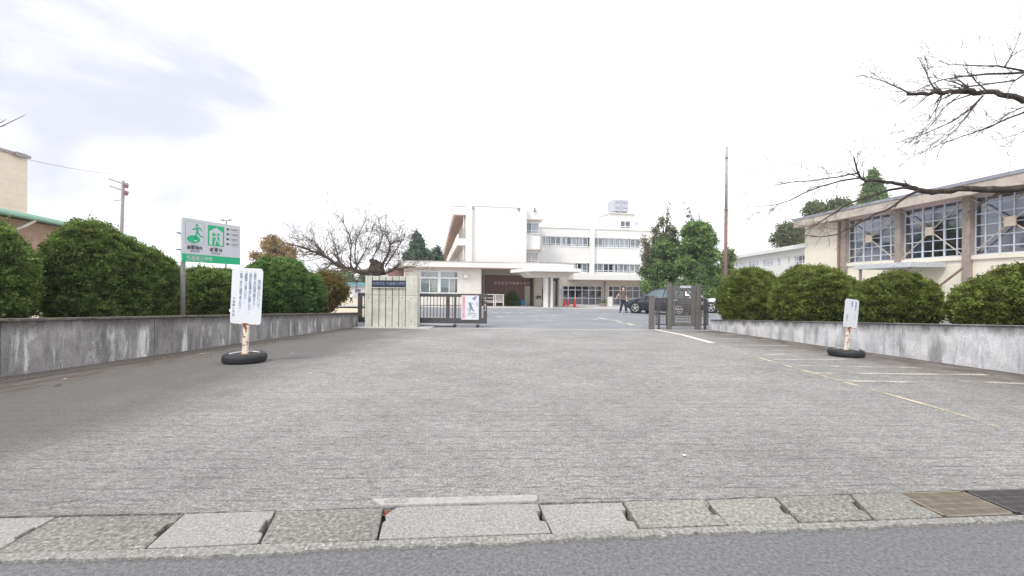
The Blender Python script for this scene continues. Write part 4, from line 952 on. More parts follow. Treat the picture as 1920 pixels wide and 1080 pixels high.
rt = scatter_clumps([(428, 1290, 1320), (438, 1278, 1340), (460, 1272, 1352), (490, 1265, 1358), (525, 1262, 1360), (548, 1275, 1352)], Yt - 2, 13, 80)
rt += [cl(1293 + random.uniform(-3, 3), 390 + i * 7, Yt - 2, 1.5 + i * .5, 2.2) for i in range(6)]
crown_tree('cedar_tree', 'broad dense green conifer with a short spire beside the tall pole', 'tree', (at(1319, 560, Yt - 2).x, Yt - 2, gz(Yt - 2)), rt, 9500, .17, M['cedar'], M['bark'], .25, per=8, droop=.65, cover=.72)
# pine left of the school, round trees and conifer behind the gym
Y1 = 60
crown_tree('pine_tree', 'dark pine rising above the low front wing, left of the school block', 'tree', (at(783, 545, Y1).x, Y1, gz(Y1)), [cl(783, 440 + i * 6, Y1, 4 + i * 2.6, 4) for i in range(10)] + [cl(765, 482, Y1, 9, 6), cl(803, 480, Y1, 10, 7)], 1500, .3, M['pine'], M['bark'], .25, per=6, shell=.5)
crown_tree('pine_tree', 'small bluish conifer top between the pine and the school block', 'tree', (at(820, 545, Y1 + 3).x, Y1 + 3, gz(Y1)), [cl(820, 470 + i * 5, Y1 + 3, 3 + i * 2, 4) for i in range(6)], 500, .3, M['pine'], M['bark'], .18, per=6, shell=.5)
Y2 = 62
crown_tree('evergreen_tree', 'rounded olive green tree rising behind the gym roof corner', 'tree', (at(1530, 545, Y2).x, Y2, gz(Y2)), scatter_clumps([(385, 1520, 1590), (400, 1490, 1610), (425, 1468, 1612), (450, 1448, 1612), (470, 1440, 1612)], Y2, 13, 40), 5200, .32, M['hill'], M['bark'], .3, per=7, cover=.7)
crown_tree('tall_conifer', 'tall pointed conifer behind the gym roof', 'tree', (at(1637, 545, 66).x, 66, gz(66)), [cl(1637, 322 + i * 8, 66, 3 + i * 2.7, 6) for i in range(13)], 3000, .34, M['cedar'], M['bark'], .3, per=6, shell=.45)
crown_tree('autumn_tree', 'orange brown autumn tree beyond the round green bush', 'tree', (at(522, 545, 36).x, 36, gz(36)), scatter_clumps([(446, 510, 530), (458, 490, 548), (475, 470, 560), (495, 462, 565)], 36, 9, 26), 1500, .16, M['orange'], M['bark2'], .2, per=6, shell=.5)
crown_tree('evergreen_tree', 'green tree at the right of the pole, behind the azalea next to the wicket gate', 'tree', (at(1366, 545, 48).x, 48, gz(48)), scatter_clumps([(470, 1362, 1370), (490, 1356, 1374), (540, 1350, 1376)], 48, 8, 12), 700, .25, M['cedar'], M['bark'], .2, per=6, cover=.7)
# the far edge of the schoolyard
Y3 = 95
for px, top, hw, mm, lb in [(615, 505, 26, 'hill', 'distant green tree at the schoolyard edge, left of the far hut'), (650, 512, 24, 'cedar', 'distant dark green tree above the blue far roof'), (690, 508, 26, 'hill', 'distant tree directly behind the left edge of the gate pillar'), (735, 515, 28, 'cedar', 'distant tree hidden mostly by the concrete gate pillar'), (575, 515, 30, 'hill', 'distant tree behind the loose olive bush')]:
    crown_tree('distant_tree', lb, 'tree', (at(px, 545, Y3).x, Y3, gz(Y3)), scatter_clumps([(top + 6, px - hw * .5, px + hw * .5), (top + 20, px - hw, px + hw), (top + 42, px - hw, px + hw)], Y3, 8, 14), 700, .5, M[mm], M['bark'], .3, 'trees at the far edge of the schoolyard', per=6, cover=.75)
t = thing('far_hut', 'distant low grey building with a blue roof beyond the schoolyard', 'building', (at(672, 545, 84).x, 84, gz(84)))
hw = 7.5
box('wall', M['fargrey'], t, -hw, hw, 0, 5, -.1, 2.1); MB().prism([(-hw - .4, -.5), (hw + .4, -.5), (hw + .4, 5.5), (-hw - .4, 5.5)], 2.1, 2.9).build('roof', M['farblue'], t)
for k in range(5):
    fo = MB().box(-6 + k * 2.6, -4.6 + k * 2.6, -.06, -.01, .8, 1.7).build('window', M['alu'], t); MB().box(-5.9 + k * 2.6, -4.7 + k * 2.6, -.09, -.065, .9, 1.6).build('pane', M['glass_d'], fo)

# ------------------------------------------------------------------ windows
def window(parent, x0, x1, z0, z1, y, cols, rows, fm, gm, curtain=None, fw=0.05, name='window', dep=0.06, cov=(0, 1)):
    """cols/rows: inner division fractions. frame mesh with pane / curtain children"""
    fr_ = MB()
    fr_.box(x0, x0 + fw, y, y + dep, z0, z1).box(x1 - fw, x1, y, y + dep, z0, z1)
    fr_.box(x0 + fw, x1 - fw, y, y + dep, z0, z0 + fw).box(x0 + fw, x1 - fw, y, y + dep, z1 - fw, z1)
    W, H = x1 - x0, z1 - z0
    for c in cols: fr_.box(x0 + W * c - fw * .45, x0 + W * c + fw * .45, y + .004, y + dep - .004, z0 + fw, z1 - fw)
    for r in rows: fr_.box(x0 + fw, x1 - fw, y - .004, y + dep + .004, z0 + H * r - fw * .4, z0 + H * r + fw * .4)
    o = fr_.build(name, fm, parent)
    MB().box(x0 + fw * .5, x1 - fw * .5, y + dep * .45, y + dep * .55, z0 + fw * .5, z1 - fw * .5).build('pane', gm, o)
    if curtain:
        a, b = x0 + fw + (W - 2 * fw) * cov[0], x0 + fw + (W - 2 * fw) * cov[1]; n = max(4, int((b - a) / .09)); cm = MB()
        yy = [y + dep + .12 + (.03 if k % 2 else -.01) for k in range(n + 1)]
        for k in range(n):
            xa, xb = a + (b - a) * k / n, a + (b - a) * (k + 1) / n
            cm.quad((xa, yy[k], z0 + .02), (xb, yy[k + 1], z0 + .02), (xb, yy[k + 1], z1 - .02), (xa, yy[k], z1 - .02))
        cm.build('curtain', curtain, o)
    return o

# ------------------------------------------------------------------ the school, main block right wing
TH = R(10.2)
fR = Fr(1100, 54, TH)
sc = thing('school_building', 'long white three storey school block with two rows of curtained windows and a roof tower', 'school building', fR.o, TH)
X = lambda p: fR.x(p)
Z = lambda px, py: fR.px(px, py)[1]
xl, xr = X(1008), X(1262)
ztop = Z(1100, 429.5)
w3 = (Z(1060, 461.5), Z(1060, 444)); w2 = (Z(1150, 511.5), Z(1150, 494.5))
zf1 = Z(1140, 515)
T = .3
def band(z0, z1, a=xl, b=xr, y0=0, y1=T, m=M['white'], name='wall_band'): return box(name, m, sc, a, b, y0, y1, z0, z1)
band(w3[1], ztop); band(w2[1], w3[0]); band(zf1, w2[0])
band(w3[0], w3[1], X(1105), X(1112.5)); band(w2[0], w2[1], X(1105), X(1112.5))
band(w3[0], w3[1], X(1200.5), xr); band(w2[0], w2[1], X(1200.5), xr); band(w3[0], w3[1], xl, X(1014.5)); band(w2[0], w2[1], xl, X(1011.5))
box('parapet_cap', M['offwhite'], sc, xl, xr, -.08, T + .1, ztop, ztop + .09)
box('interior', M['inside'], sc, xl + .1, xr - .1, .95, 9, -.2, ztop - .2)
box('roof', M['offwhite'], sc, xl, xr, T + .002, 9.2, ztop - .35, ztop - .15)
for a, b in ((1105, 1112.5),):
    box('pilaster', M['white'], sc, X(a), X(b), -.35, -.002, zf1, ztop + .14, bevel=.03)
box('pilaster', M['white'], sc, X(1200.6), X(1201.6), -.1, -.002, zf1, ztop)
W3 = [(1015, 1029.5), (1031.5, 1051.5), (1052.5, 1060), (1061.5, 1081), (1083, 1102), (1112.3, 1130.3), (1132, 1151), (1152.4, 1159.3), (1161, 1179), (1181, 1200)]
for row, wz in ((3, w3), (2, w2)):
    for i, (a, b) in enumerate(W3):
        if row == 2: a, b = a - .6, b - .6
        small = (b - a) < 9
        cur = M['curtain'] if (i + row) % 4 != 0 else M['inside']  # some windows get a sheet in the dark room tone, no cloth
        cv = (0, 1) if random.random() < .6 else (0, .62) if random.random() < .5 else (.35, 1)
        window(sc, X(a), X(b), wz[0], wz[1], .1, [] if small else [.5], [.22], M['alu'], M['glass'], cur, fw=.07, cov=cv)
    for (a, b) in ((1013.8, 1103.2), (1112.2, 1201)):
        box('sill', M['whitep'], sc, X(a), X(b), -.06, .1, wz[0] - .07, wz[0] - .004)
# ground floor
zg = (Z(1100, 572.5), Z(1100, 535.5)); zfb = Z(1140, 524.5)
band(zg[1] + .02, zf1 - .3, X(1037), xr, .02, .3, M['beige'])
box('wall_band', M['beige'], sc, X(1130.5), X(1140.5), -.05, .3, -.4, zg[1] + .02)
box('downpipe', M['pier'], sc, X(1132.8), X(1134.6), -.2, -.052, -.4, zfb)
fa0 = fR.px(1075, 518, -2.2)[0]
box('canopy', M['whitep'], sc, fa0, xr, -2.4, .018, fR.px(1140, 525, -2.4)[1], fR.px(1140, 514.5, -2.4)[1], bevel=.02)
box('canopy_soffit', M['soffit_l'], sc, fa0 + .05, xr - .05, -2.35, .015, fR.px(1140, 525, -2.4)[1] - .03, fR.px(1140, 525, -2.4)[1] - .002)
for (a, b, cols) in ((1055, 1129.5, [.145, .32, .49, .66, .83]), (1141, 1240, [.09, .22, .34, .46, .58, .7, .84])):
    window(sc, X(a), X(b), zg[0] + .02, zg[1], .06, cols, [.36, .77], M['alu'], M['glass_d'], None, fw=.1)
for k, px in enumerate([1086, 1098, 1110, 1124, 1155, 1182, 1070]):
    bw = random.uniform(.5, 1.0); bx = X(px)
    box('locker', M['soffit_l'] if k % 2 else M['curtain'], sc, bx - bw / 2, bx + bw / 2, .45, .8, zg[0], zg[0] + random.uniform(.6, 1.3))
box('step', M['apron'], sc, X(1037), X(1250), -1.3, .05, -.3, zg[0] + .02)
# roof tower
tx0, tx1 = X(1141), X(1192); tz0 = ztop - .1; tz1 = fR.px(1165, 401, 2)[1]
box('roof_tower', M['white'], sc, fR.x(1141, 2), fR.x(1189, 2), 2, 6, tz0, tz1)
box('tower_cap', M['offwhite'], sc, fR.x(1139.5, 2), fR.x(1191, 2), 1.8, 6.2, tz1, tz1 + .12)
window(sc, fR.x(1161, 2), fR.x(1181, 2), fR.px(1170, 429.5, 2)[1], fR.px(1170, 413.5, 2)[1], 1.93, [.48], [.28], M['alu'], M['glass_d'], None, fw=.12)
box('tower_window_back', M['inside'], sc, fR.x(1161, 2) + .05, fR.x(1181, 2) - .05, 1.992, 1.999, fR.px(1170, 429, 2)[1], fR.px(1170, 414, 2)[1])
box('tower_annex', M['whitep'], sc, fR.x(1134, 3), fR.x(1141, 3) - .01, 3, 5.5, tz0, fR.px(1138, 404, 3)[1])
# ladder cage frame left of the tower
rl = MB(); 
for px in (1123, 1134): rl.tube([(fR.x(px, 2), 2, tz0), (fR.x(px, 2), 2, fR.px(px, 405, 2)[1])], .05, 5)
rl.tube([(fR.x(1123, 2), 2, fR.px(1123, 406, 2)[1]), (fR.x(1138, 2), 2, fR.px(1138, 404, 2)[1])], .05, 5)
for k in range(5): rl.tube([(fR.x(1131, 2), 2, tz0 + .4 * k), (fR.x(1134, 2), 2, tz0 + .4 * k)], .025, 4)
rl.build('ladder', M['fargrey'], sc)
# water tank on the tower
wt = thing('water_tank', 'panelled pale water tank standing on the roof tower of the school', 'water tank', fR.o + fR.e1 * fR.x(1157, 3.5) + fR.e2 * 3.5 + Vector((0, 0, tz1 + .12)), TH)
hwid = (fR.x(1172, 3) - fR.x(1143, 3)) / 2; hz = fR.px(1157, 375, 3)[1] - tz1 - .12
box('tank_body', M['tank'], wt, -hwid, hwid, -1.1, 1.1, .25, hz, bevel=.12)
for k in range(2):
    for j in range(2):
        cx = -hwid * .45 + k * hwid * .95; cz = .25 + (hz - .25) * (.28 + .45 * j)
        MB().prism([(cx - .32, -1.11), (cx, -1.115), (cx + .32, -1.11), (cx, -1.105)], cz - .1, cz + .1).build('panel_dent', M['tankd'], wt)
box('tank_joint', M['tankd'], wt, -.03, .03, -1.14, -1.102, .3, hz - .1)
for sx in (-.8, 0, .8): box('tank_foot', M['tankd'], wt, sx * hwid - .1, sx * hwid + .1, -1, 1, 0, .26)
MB().tube([(hwid * .3, 0, hz - .02), (hwid * .3, 0, hz + .5), (hwid * .5, 0, hz + .55)], .04, 5).build('vent_pipe', M['tankd'], wt)
# loudspeaker on a bracket
sp = thing('roof_speaker', 'small loudspeaker hanging on a bracket beside the roof tower', 'loudspeaker', fR.o + fR.e1 * fR.x(1189, 2) + fR.e2 * 2.2 + Vector((0, 0, tz1 + .121)), TH)
MB().tube([(-.3, 0, .03), (.75, 0, .03)], .035, 5).build('arm', M['polec'], sp); MB().tube([(.05, 0, .0), (.05, 0, -1.1)], .035, 5).build('drop_pole', M['polec'], sp)
MB().box(-.02, .62, -.2, .25, -1.5, -1.08).build('speaker_box', M['fargrey'], sp, bevel=.05)
# wall clock
ck = fR.px(1079.5, 529.5, 0); c0 = fR.o + fR.e1 * ck[0] + Vector((0, 0, ck[1])) - fR.e2 * -.02
ck_t = thing('wall_clock', 'round clock on the beige wall above the ground floor glazing', 'clock', c0, TH)
MB().lathe([(.32, 0), (.32, -.06), (.28, -.065)], 20, axis='y').build('clock_rim', M['soffit_d'], ck_t); MB().lathe([(.27, -.06), (.26, -.07)], 20, axis='y').build('clock_face', M['offwhite'], ck_t)
hd = MB(); hd.box(-.015, .015, -.09, -.075, 0, .2); hd.box(0, .15, -.09, -.075, -.015, .015); hd.build('clock_hand', M['text_k'], ck_t)

# ------------------------------------------------------------------ left wing (blank white end wall, stair bay, deep balconies)
fL = Fr(930, 47.6, TH)
lw_ = thing('school_wing', 'tall blank white end wing of the school with brown soffited balconies on its left side', 'school building', fL.o, TH)
X = lambda p, d=0: fL.x(p, d); Z = lambda px, py, d=0: fL.px(px, py, d)[1]
xa, xb, xc = X(872), X(985.5), X(1012.5)
zt = Z(930, 388.5)
box('end_wall', M['white'], lw_, xa, xb, 0, 85, -.3, zt)
box('parapet_cap', M['soffit_d'], lw_, xa, xb, -.03, .3, zt, zt + .08)
box('pilaster', M['white'], lw_, xa, X(884), -.3, -.002, -.3, zt + .18, bevel=.03)
box('pilaster', M['white'], lw_, X(973.5), xb, -.3, -.002, -.3, zt + .12, bevel=.03)
for px, py in ((884.6, 391), (971, 392)):
    x_, z_ = X(px), Z(px, py); box('roof_outlet', M['polec'], lw_, x_ - .12, x_ + .12, -.2, -.004, z_ - .12, z_ + .14)
# stair bay
zb3 = (Z(998, 437), Z(998, 416.5)); zb2 = (Z(998, 493), Z(998, 472.5)); zbt = Z(998, 392)
x0 = xb + .002
for z0, z1 in ((zb3[1], zbt), (zb2[1], zb3[0]), (-.3, zb2[0])): box('wall_band', M['white'], lw_, x0, xc, .3, .6, z0, z1)
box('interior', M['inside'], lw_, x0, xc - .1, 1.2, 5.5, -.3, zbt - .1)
box('wall_band', M['white'], lw_, xc - .1, xc, .602, 6.4, -.3, zbt)
for wz, cur in ((zb3, M['curtain']), (zb2, M['soffit_l'])):
    window(lw_, x0 + .02, xc - .1, wz[0], wz[1], .4, [.46], [.25], M['alu'], M['glass'], cur, fw=.07, cov=(.45, 1) if cur == M['curtain'] else (0, 1))
    box('hood', M['soffit_d'], lw_, x0, xc + .05, -.25, .298, wz[1] + .22, wz[1] + .34)
    box('sill', M['soffit_d'], lw_, x0, xc + .05, .2, .298, wz[0] - .1, wz[0] - .02)
for wz in (zb3, zb2):
    MB().hexa([(xc + .02, .2, wz[1] + .05), (xc + .12, .2, wz[1] + .05), (xc + .12, 6, wz[1] + .05), (xc + .02, 6, wz[1] + .05)], [(xc + .5, .2, wz[1] + .6), (xc + .62, .2, wz[1] + .6), (xc + .62, 6, wz[1] + .6), (xc + .5, 6, wz[1] + .6)]).build('side_hood', M['soffit_d'], lw_)
sx, sz = X(1002), Z(1002, 393)
MB().box(sx - .1, sx + .1, .1, .28, sz - .2, sz + .25).build('roof_outlet', M['polec'], lw_)
# deep eaves and balconies on the left side, running back
xe = X(848); ze0, ze1 = Z(860, 402.5), Z(860, 388)
box('eave', M['whitep'], lw_, xe, xa - .002, .0, 86, ze0, ze1 + .04, bevel=.02)
box('eave_edge', M['soffit_d'], lw_, xe - .03, xa - .004, -.03, 86, ze1 + .042, ze1 + .11)
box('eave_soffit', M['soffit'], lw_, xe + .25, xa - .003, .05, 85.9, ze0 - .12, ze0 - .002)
xbk = X(856.5)
for (ya, yb_) in ((447, 460), (505, 516)):
    z1_, z0_ = Z(865, ya), Z(865, yb_)
    box('balcony_slab', M['white'], lw_, xbk, xa - .002, .02, 85, z0_, z0_ + .25)
    box('balcony_soffit', M['soffit_d'], lw_, xbk + .1, xa - .003, .05, 84.9, z0_ - .05, z0_ - .002)
    box('balcony_parapet', M['white'], lw_, xbk, xbk + .15, .02, 85, z0_ + .252, z1_ + .45)
    box('balcony_parapet', M['white'], lw_, xbk + .152, xa - .002, .02, .15, z0_ + .252, z1_)
    rb = MB(); zt_ = z1_ + 1.0
    for k in range(7): x_ = xbk + .2 + (xa - xbk - .25) * k / 6; rb.box(x_ - .012, x_ + .012, .06, .09, z1_, zt_)
    rb.box(xbk + .1, xa - .01, .055, .095, zt_, zt_ + .05); rb.build('railing', M['polec'], lw_)
    box('back_wall', M['beige'], lw_, xa - .04, xa - .004, .3, 84.8, z1_, z1_ + 2.2)
# pipe on the side
MB().tube([(xa - .2, .3, Z(866, 489)), (xa - .2, .3, ze0 - .1)], .07, 7).build('downpipe', M['offwhite'], lw_)

# ------------------------------------------------------------------ low front wing and entrance
fF = Fr(870, 36, TH)
fw_ = thing('front_wing', 'low cream front wing with white roof band and brown tiled recess', 'school building', fF.o, TH)
X = lambda p, d=0: fF.x(p, d); Z = lambda px, py, d=0: fF.px(px, py, d)[1]
zf0, zf1 = Z(880, 501.5), Z(880, 491.5)
gl = -.35
box('roof_band', M['whitep'], fw_, X(736), X(1077), 0, 9, zf0, zf1, bevel=.02)
box('roof_edge', M['soffit_d'], fw_, X(736) - .03, X(1077) + .03, -.03, 8.9, zf1 + .001, zf1 + .05)
box('soffit', M['soffit_l'], fw_, X(736) + .1, X(1077) - .1, .1, 8.9, zf0 - .05, zf0 - .002)
D1 = .7
wx0, wx1 = X(757, D1), X(902, D1)
wz0, wz1 = Z(823, 550, D1), Z(823, 508.5, D1); wa, wb_ = X(788, D1), X(859, D1)
box('wall', M['offwhite'], fw_, wx0, wa, D1, D1 + .25, gl, zf0 - .051); box('wall', M['offwhite'], fw_, wb_, wx1, D1, D1 + .25, gl, zf0 - .051)
box('wall', M['offwhite'], fw_, wa, wb_, D1, D1 + .25, gl, wz0); box('wall', M['offwhite'], fw_, wa, wb_, D1, D1 + .25, wz1, zf0 - .051)
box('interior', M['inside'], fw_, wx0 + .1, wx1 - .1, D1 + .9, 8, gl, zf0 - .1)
box('wall', M['offwhite'], fw_, wx1 - .2, wx1, D1 + .252, 6, gl, zf0 - .051)
box('wall', M['offwhite'], fw_, wx0, wx0 + .2, D1 + .252, 6, gl, zf0 - .051)
mid = (wa + wb_) / 2
for a, b in ((wa, mid - .06), (mid + .06, wb_)):
    window(fw_, a, b, wz0 + (wz1 - wz0) * .70, wz1, D1 + .05, [], [], M['alu'], M['glass'], M['curtain_c'], fw=.07, cov=(0, .85) if a > wa else (0, 1))
    window(fw_, a, b, wz0, wz0 + (wz1 - wz0) * .70, D1 + .05, [.5], [], M['alu'], M['glass'], M['curtain_c'], fw=.07, cov=(.48, 1) if a == wa else (.45, .88))
    box('blind', M['blind'], fw_, a + .08, (a + b) / 2 - .03, D1 + .14, D1 + .16, wz0 + .07, wz0 + (wz1 - wz0) * .70 - .07)
box('mullion', M['alu'], fw_, mid - .058, mid + .058, D1 - .02, D1 + .14, wz0, wz1)
box('window_trim', M['alu'], fw_, wa - .1, wb_ + .1, D1 - .03, D1 - .001, wz1, wz1 + .09)
lx, lz = X(873, D1), Z(873, 519, D1)
box('vent_hood', M['whitep'], fw_, lx - .16, lx + .16, D1 - .25, D1 - .002, lz - .12, lz + .2, bevel=.03)
box('plinth', M['pier'], fw_, wx0, wx1, D1 - .04, D1 - .001, gl, gl + .42)
# brown side wall on the left
box('side_wall', M['brick'], fw_, X(727, 3.2), wx0 - .01, 3.2, 3.5, gl, zf0 - .051)
# brick recess
D2 = 4.4
bx0, bx1 = X(904, D2), X(1001, D2)
zbw = Z(950, 516, D2)
box('brick_wall', M['brick'], fw_, bx0, bx1, D2, D2 + .3, gl, zbw); box('beam', M['beige'], fw_, bx0 - .4, X(1020, D2), D2 - .1, D2 + .3, zbw + .001, zf0 - .052)
box('frame_strip', M['fargrey'], fw_, X(906, D2), X(908, D2), D2 - .08, D2 - .002, gl, zbw)
box('side_panel', M['fargrey'], fw_, X(899.5, 2.4), X(904, 2.4), 2.4, 4.2, gl, Z(900, 509, 2.4))
tx = text('wall_lettering', '可児市立今渡南小学校', .30, M['whitep'], fw_, (X(960, D2), D2 - .02, Z(960, 531.5, D2)), ext=.012, spacing=1.42)
# cream service door, dark glass slot, notice panel, letter box
box('door', M['beige'], fw_, X(984, D2 - .15), X(994, D2 - .15), D2 - .15, D2 - .003, gl, Z(989, 536.5, D2))
dx = X(986, D2 - .15); box('door_handle', M['polec'], fw_, dx, dx + .05, D2 - .2, D2 - .152, gl + 1.5, gl + 1.65)
box('dark_pane', M['inside'], fw_, X(994.5, D2 - .1), X(1001.5, D2 - .1), D2 - .1, D2 - .004, gl, Z(998, 522, D2))
D3 = 3.6
box('notice_wall', M['beige'], fw_, X(1002, D3), X(1016, D3), D3, D3 + .9, gl, zf0 - .052)
box('entrance_glass', M['glass_d'], fw_, X(1016.3, D3), X(1021, D3), D3 + .1, D3 + .13, gl, zf0 - .6)
box('entrance_dark', M['inside'], fw_, X(1016.3, D3), X(1054, D3), D3 + .9, D3 + 1.1, gl, zf0 - .1)  # dark sheet painted in place of the shaded hallway
box('entrance_door', M['soffit_d'], fw_, X(1038, D3), X(1043, D3), D3 + .3, D3 + .36, gl, Z(1040, 527, D3)); 
box('entrance_post', M['beige'], fw_, X(1047, D3), X(1053, D3), D3 - .1, D3 + .5, gl, Z(1050, 524, D3))
box('notice_sheet', M['whitep'], fw_, X(1048.5, D3), X(1052, D3), D3 - .13, D3 - .104, Z(1050, 541, D3), Z(1050, 535, D3)); box('notice_sheet', M['fargrey'], fw_, X(1047.5, D3), X(1052.5, D3), D3 - .13, D3 - .104, Z(1050, 552, D3), Z(1050, 543, D3))
for k in range(3): box('notice_sheet', M['offwhite'] if k != 1 else M['redl'], fw_, X(1007 + k * .8, D3), X(1012 + k * .5, D3), D3 - .02, D3 - .003, Z(1009, 533 + k * 8, D3), Z(1009, 528 + k * 8, D3))
lb = thing('letter_box', 'dark letter box with a white slot on the beige pillar by the entrance', 'letter box', fF.o + fF.e1 * X(1010, D3) + fF.e2 * (D3 - .002) + Vector((0, 0, Z(1010, 557, D3))), TH)
MB().box(-.19, .19, -.2, 0, -.13, .13).build('box_body', M['black'], lb, bevel=.02); MB().box(-.09, .09, -.215, -.201, -.06, -.01).build('slot_label', M['whitep'], lb)
# canopy on a cluster of columns
ec = thing('entrance_canopy', 'white entrance canopy slab on one thick grooved column in front of the school door', 'canopy', fF.o, TH)
dF = -4.6
a0, a1 = X(998, dF), X(1090, dF); zc0, zc1 = Z(1045, 509.5, dF), Z(1045, 503, dF)
b0_, b1_ = X(976, .0) , X(1100, 0)
MB().prism([(a0, dF), (a1, dF), (a1 + .2, -.05), (a0 - .9, -.05)], zc0, zc1).build('slab', M['whitep'], ec, bevel=.02)
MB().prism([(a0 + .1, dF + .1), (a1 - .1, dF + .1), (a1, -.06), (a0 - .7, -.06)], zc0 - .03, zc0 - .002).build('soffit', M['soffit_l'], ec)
dB = dF + 1.0
MB().hexa([(X(999, dB), dB, Z(1030, 520, dB)), (X(1064, dB), dB, Z(1030, 520, dB)), (X(1064, dB), -.2, Z(1030, 520, dB)), (X(999, dB), -.2, Z(1030, 520, dB))],
          [(X(987, dB), dB, zc0 - .031), (X(1077, dB), dB, zc0 - .031), (X(1077, dB), -.2, zc0 - .031), (X(987, dB), -.2, zc0 - .031)]).build('beam', M['offwhite'], ec)
dC = dF + 1.3
cz = Z(1030, 577.5, dC); cx0, cx1 = X(1021.5, dC), X(1036.5, dC); cw = cx1 - cx0
box('column', M['whitep'], ec, cx0, cx0 + cw * .44, dC, dC + .55, gz(33) - fF.o.z - .05, Z(1030, 519.9, dB), bevel=.03)
box('column', M['whitep'], ec, cx0 + cw * .72, cx1, dC - .08, dC + .55, gz(33) - fF.o.z - .05, Z(1030, 519.9, dB), bevel=.03)
MB().tube([(cx0 + cw * .58, dC + .1, gz(33) - fF.o.z - .05), (cx0 + cw * .58, dC + .1, Z(1030, 519.9, dB))], .09, 8).build('downpipe', M['pier'], ec)
# entrance floor slab
o = sheet('terrace', X(975) + fF.o.x, fF.o.x + X(1085), 35.0, 41, .012, M['apron'])

# --- small things at the entrance
def on_ground(px, py): return G(px, py)
p = on_ground(960, 573.5)
q = Vector((p.x, p.y, p.z)); hh = .95
bush('round_bush', 'small round dark bush against the brown tiled wall', [(q.x, q.y, q.z + .62, .52, .5, .60), (q.x + .1, q.y, q.z + .3, .5, .45, .4)], 700, .11, M['azalea_g'], None, q.z, per=8)
def on_plane(frame, px, d, z=None):
    p = frame.o + frame.e1 * frame.x(px, d) + frame.e2 * d; p.z = gz(p.y) if z is None else z; return p
p = on_plane(fF, 979.5, 3.0)
t = thing('blue_bin', 'round blue tub with a pale rim by the cream service door', 'bin', p)
MB().lathe([(.22, 0), (.27, .5), (.29, .52), (.29, .56), (.25, .56), (.24, .5)], 18).build('tub', M['binblue'], t, smooth=False); MB().lathe([(.30, .0), (.31, .04)], 18).build('base_tray', M['offwhite'], t)
p = on_plane(fF, 968.5, 3.0)
t = thing('white_bin', 'white bucket between the round bush and the blue tub', 'bucket', p)
MB().lathe([(.2, 0), (.26, .48), (.28, .5), (.25, .5), (.2, .1)], 16).build('bucket_body', M['whitep'], t)
MB().tube([(-.26, 0, .48), (-.2, 0, .66), (0, 0, .74), (.2, 0, .66), (.26, 0, .48)], .012, 5).build('bucket_handle', M['polec'], t)
# white lattice fence
fz = on_plane(fF, 930, 1.2)
t = thing('lattice_fence', 'low white lattice gate fence before the brown tiled wall', 'fence', fz, TH)
x0 = fF.x(911, 1.2) - fF.x(930, 1.2); x1 = fF.x(944, 1.2) - fF.x(930, 1.2); Hh = 1.05
for x_ in (x0, x0 + (x1 - x0) * .45, x0 + (x1 - x0) * .55, x1): box('post', M['whitep'], t, x_ - .04, x_ + .04, -.04, .04, -.05, Hh)
for z_ in (Hh - .06, .32): box('rail', M['whitep'], t, x0, x1, -.03, .03, z_, z_ + .06)
for k in range(6): z_ = .38 + k * .1; box('slat', M['whitep'], t, x0 + (x1 - x0) * .55, x1, -.015, .015, z_, z_ + .025)
for k in range(9): x_ = x0 + (x1 - x0) * (.57 + k * .05); box('slat', M['whitep'], t, x_, x_ + .02, -.025, -.016, .36, Hh - .05)
MB().tube([(x0 - .3, -.05, .72), (x0 + .6, -.05, .72)], .025, 5).build('arm_bar', M['whitep'], t)
# cones
def cone(px, py, s, label):
    p = on_ground(px, py); t = thing('traffic_cone', label, 'traffic cone', p, random.random(), 'red cones by the entrance')
    box('base', M['cone'], t, -.19, .19, -.19, .19, 0, .03); MB().lathe([(.15, .03), (.035, s), (.02, s)], 14).build('body', M['cone'], t, smooth=False)
    return t
cone(1058, 573.8, .68, 'red traffic cone standing leftmost of the three, nearest the entrance door')
cone(1065, 574.0, .66, 'red traffic cone in the middle of the three by the glazing')
cone(1077.5, 576.4, .74, 'red traffic cone standing nearest the lot, rightmost of the three')
p = on_ground(1143.5, 575); t = thing('utility_box', 'small white cabinet in front of the pier between the two glazed fronts', 'cabinet', p, TH)
box('cabinet_body', M['whitep'], t, -.18, .18, -.2, .2, 0, .95, .02); box('cabinet_lid', M['polec'], t, -.2, .2, -.22, .22, .952, .98)
p = on_ground(1134, 574.6); t = thing('planter', 'long low planter box with sparse plants beside the white cabinet', 'planter', p, TH)
box('trough', M['pier'], t, -.6, .45, -.15, .15, 0, .3, .02)
pts = np.column_stack([rng.uniform(-.55, .4, 70), rng.uniform(-.1, .1, 70), rng.uniform(.3, .62, 70)]); V, Fq = sprays(pts, np.repeat([[0, 0, 1.]], 70, 0), 4, .1, .8, .03); np_mesh('plants', V, Fq, M['azalea_g'], t)['kind'] = 'stuff'

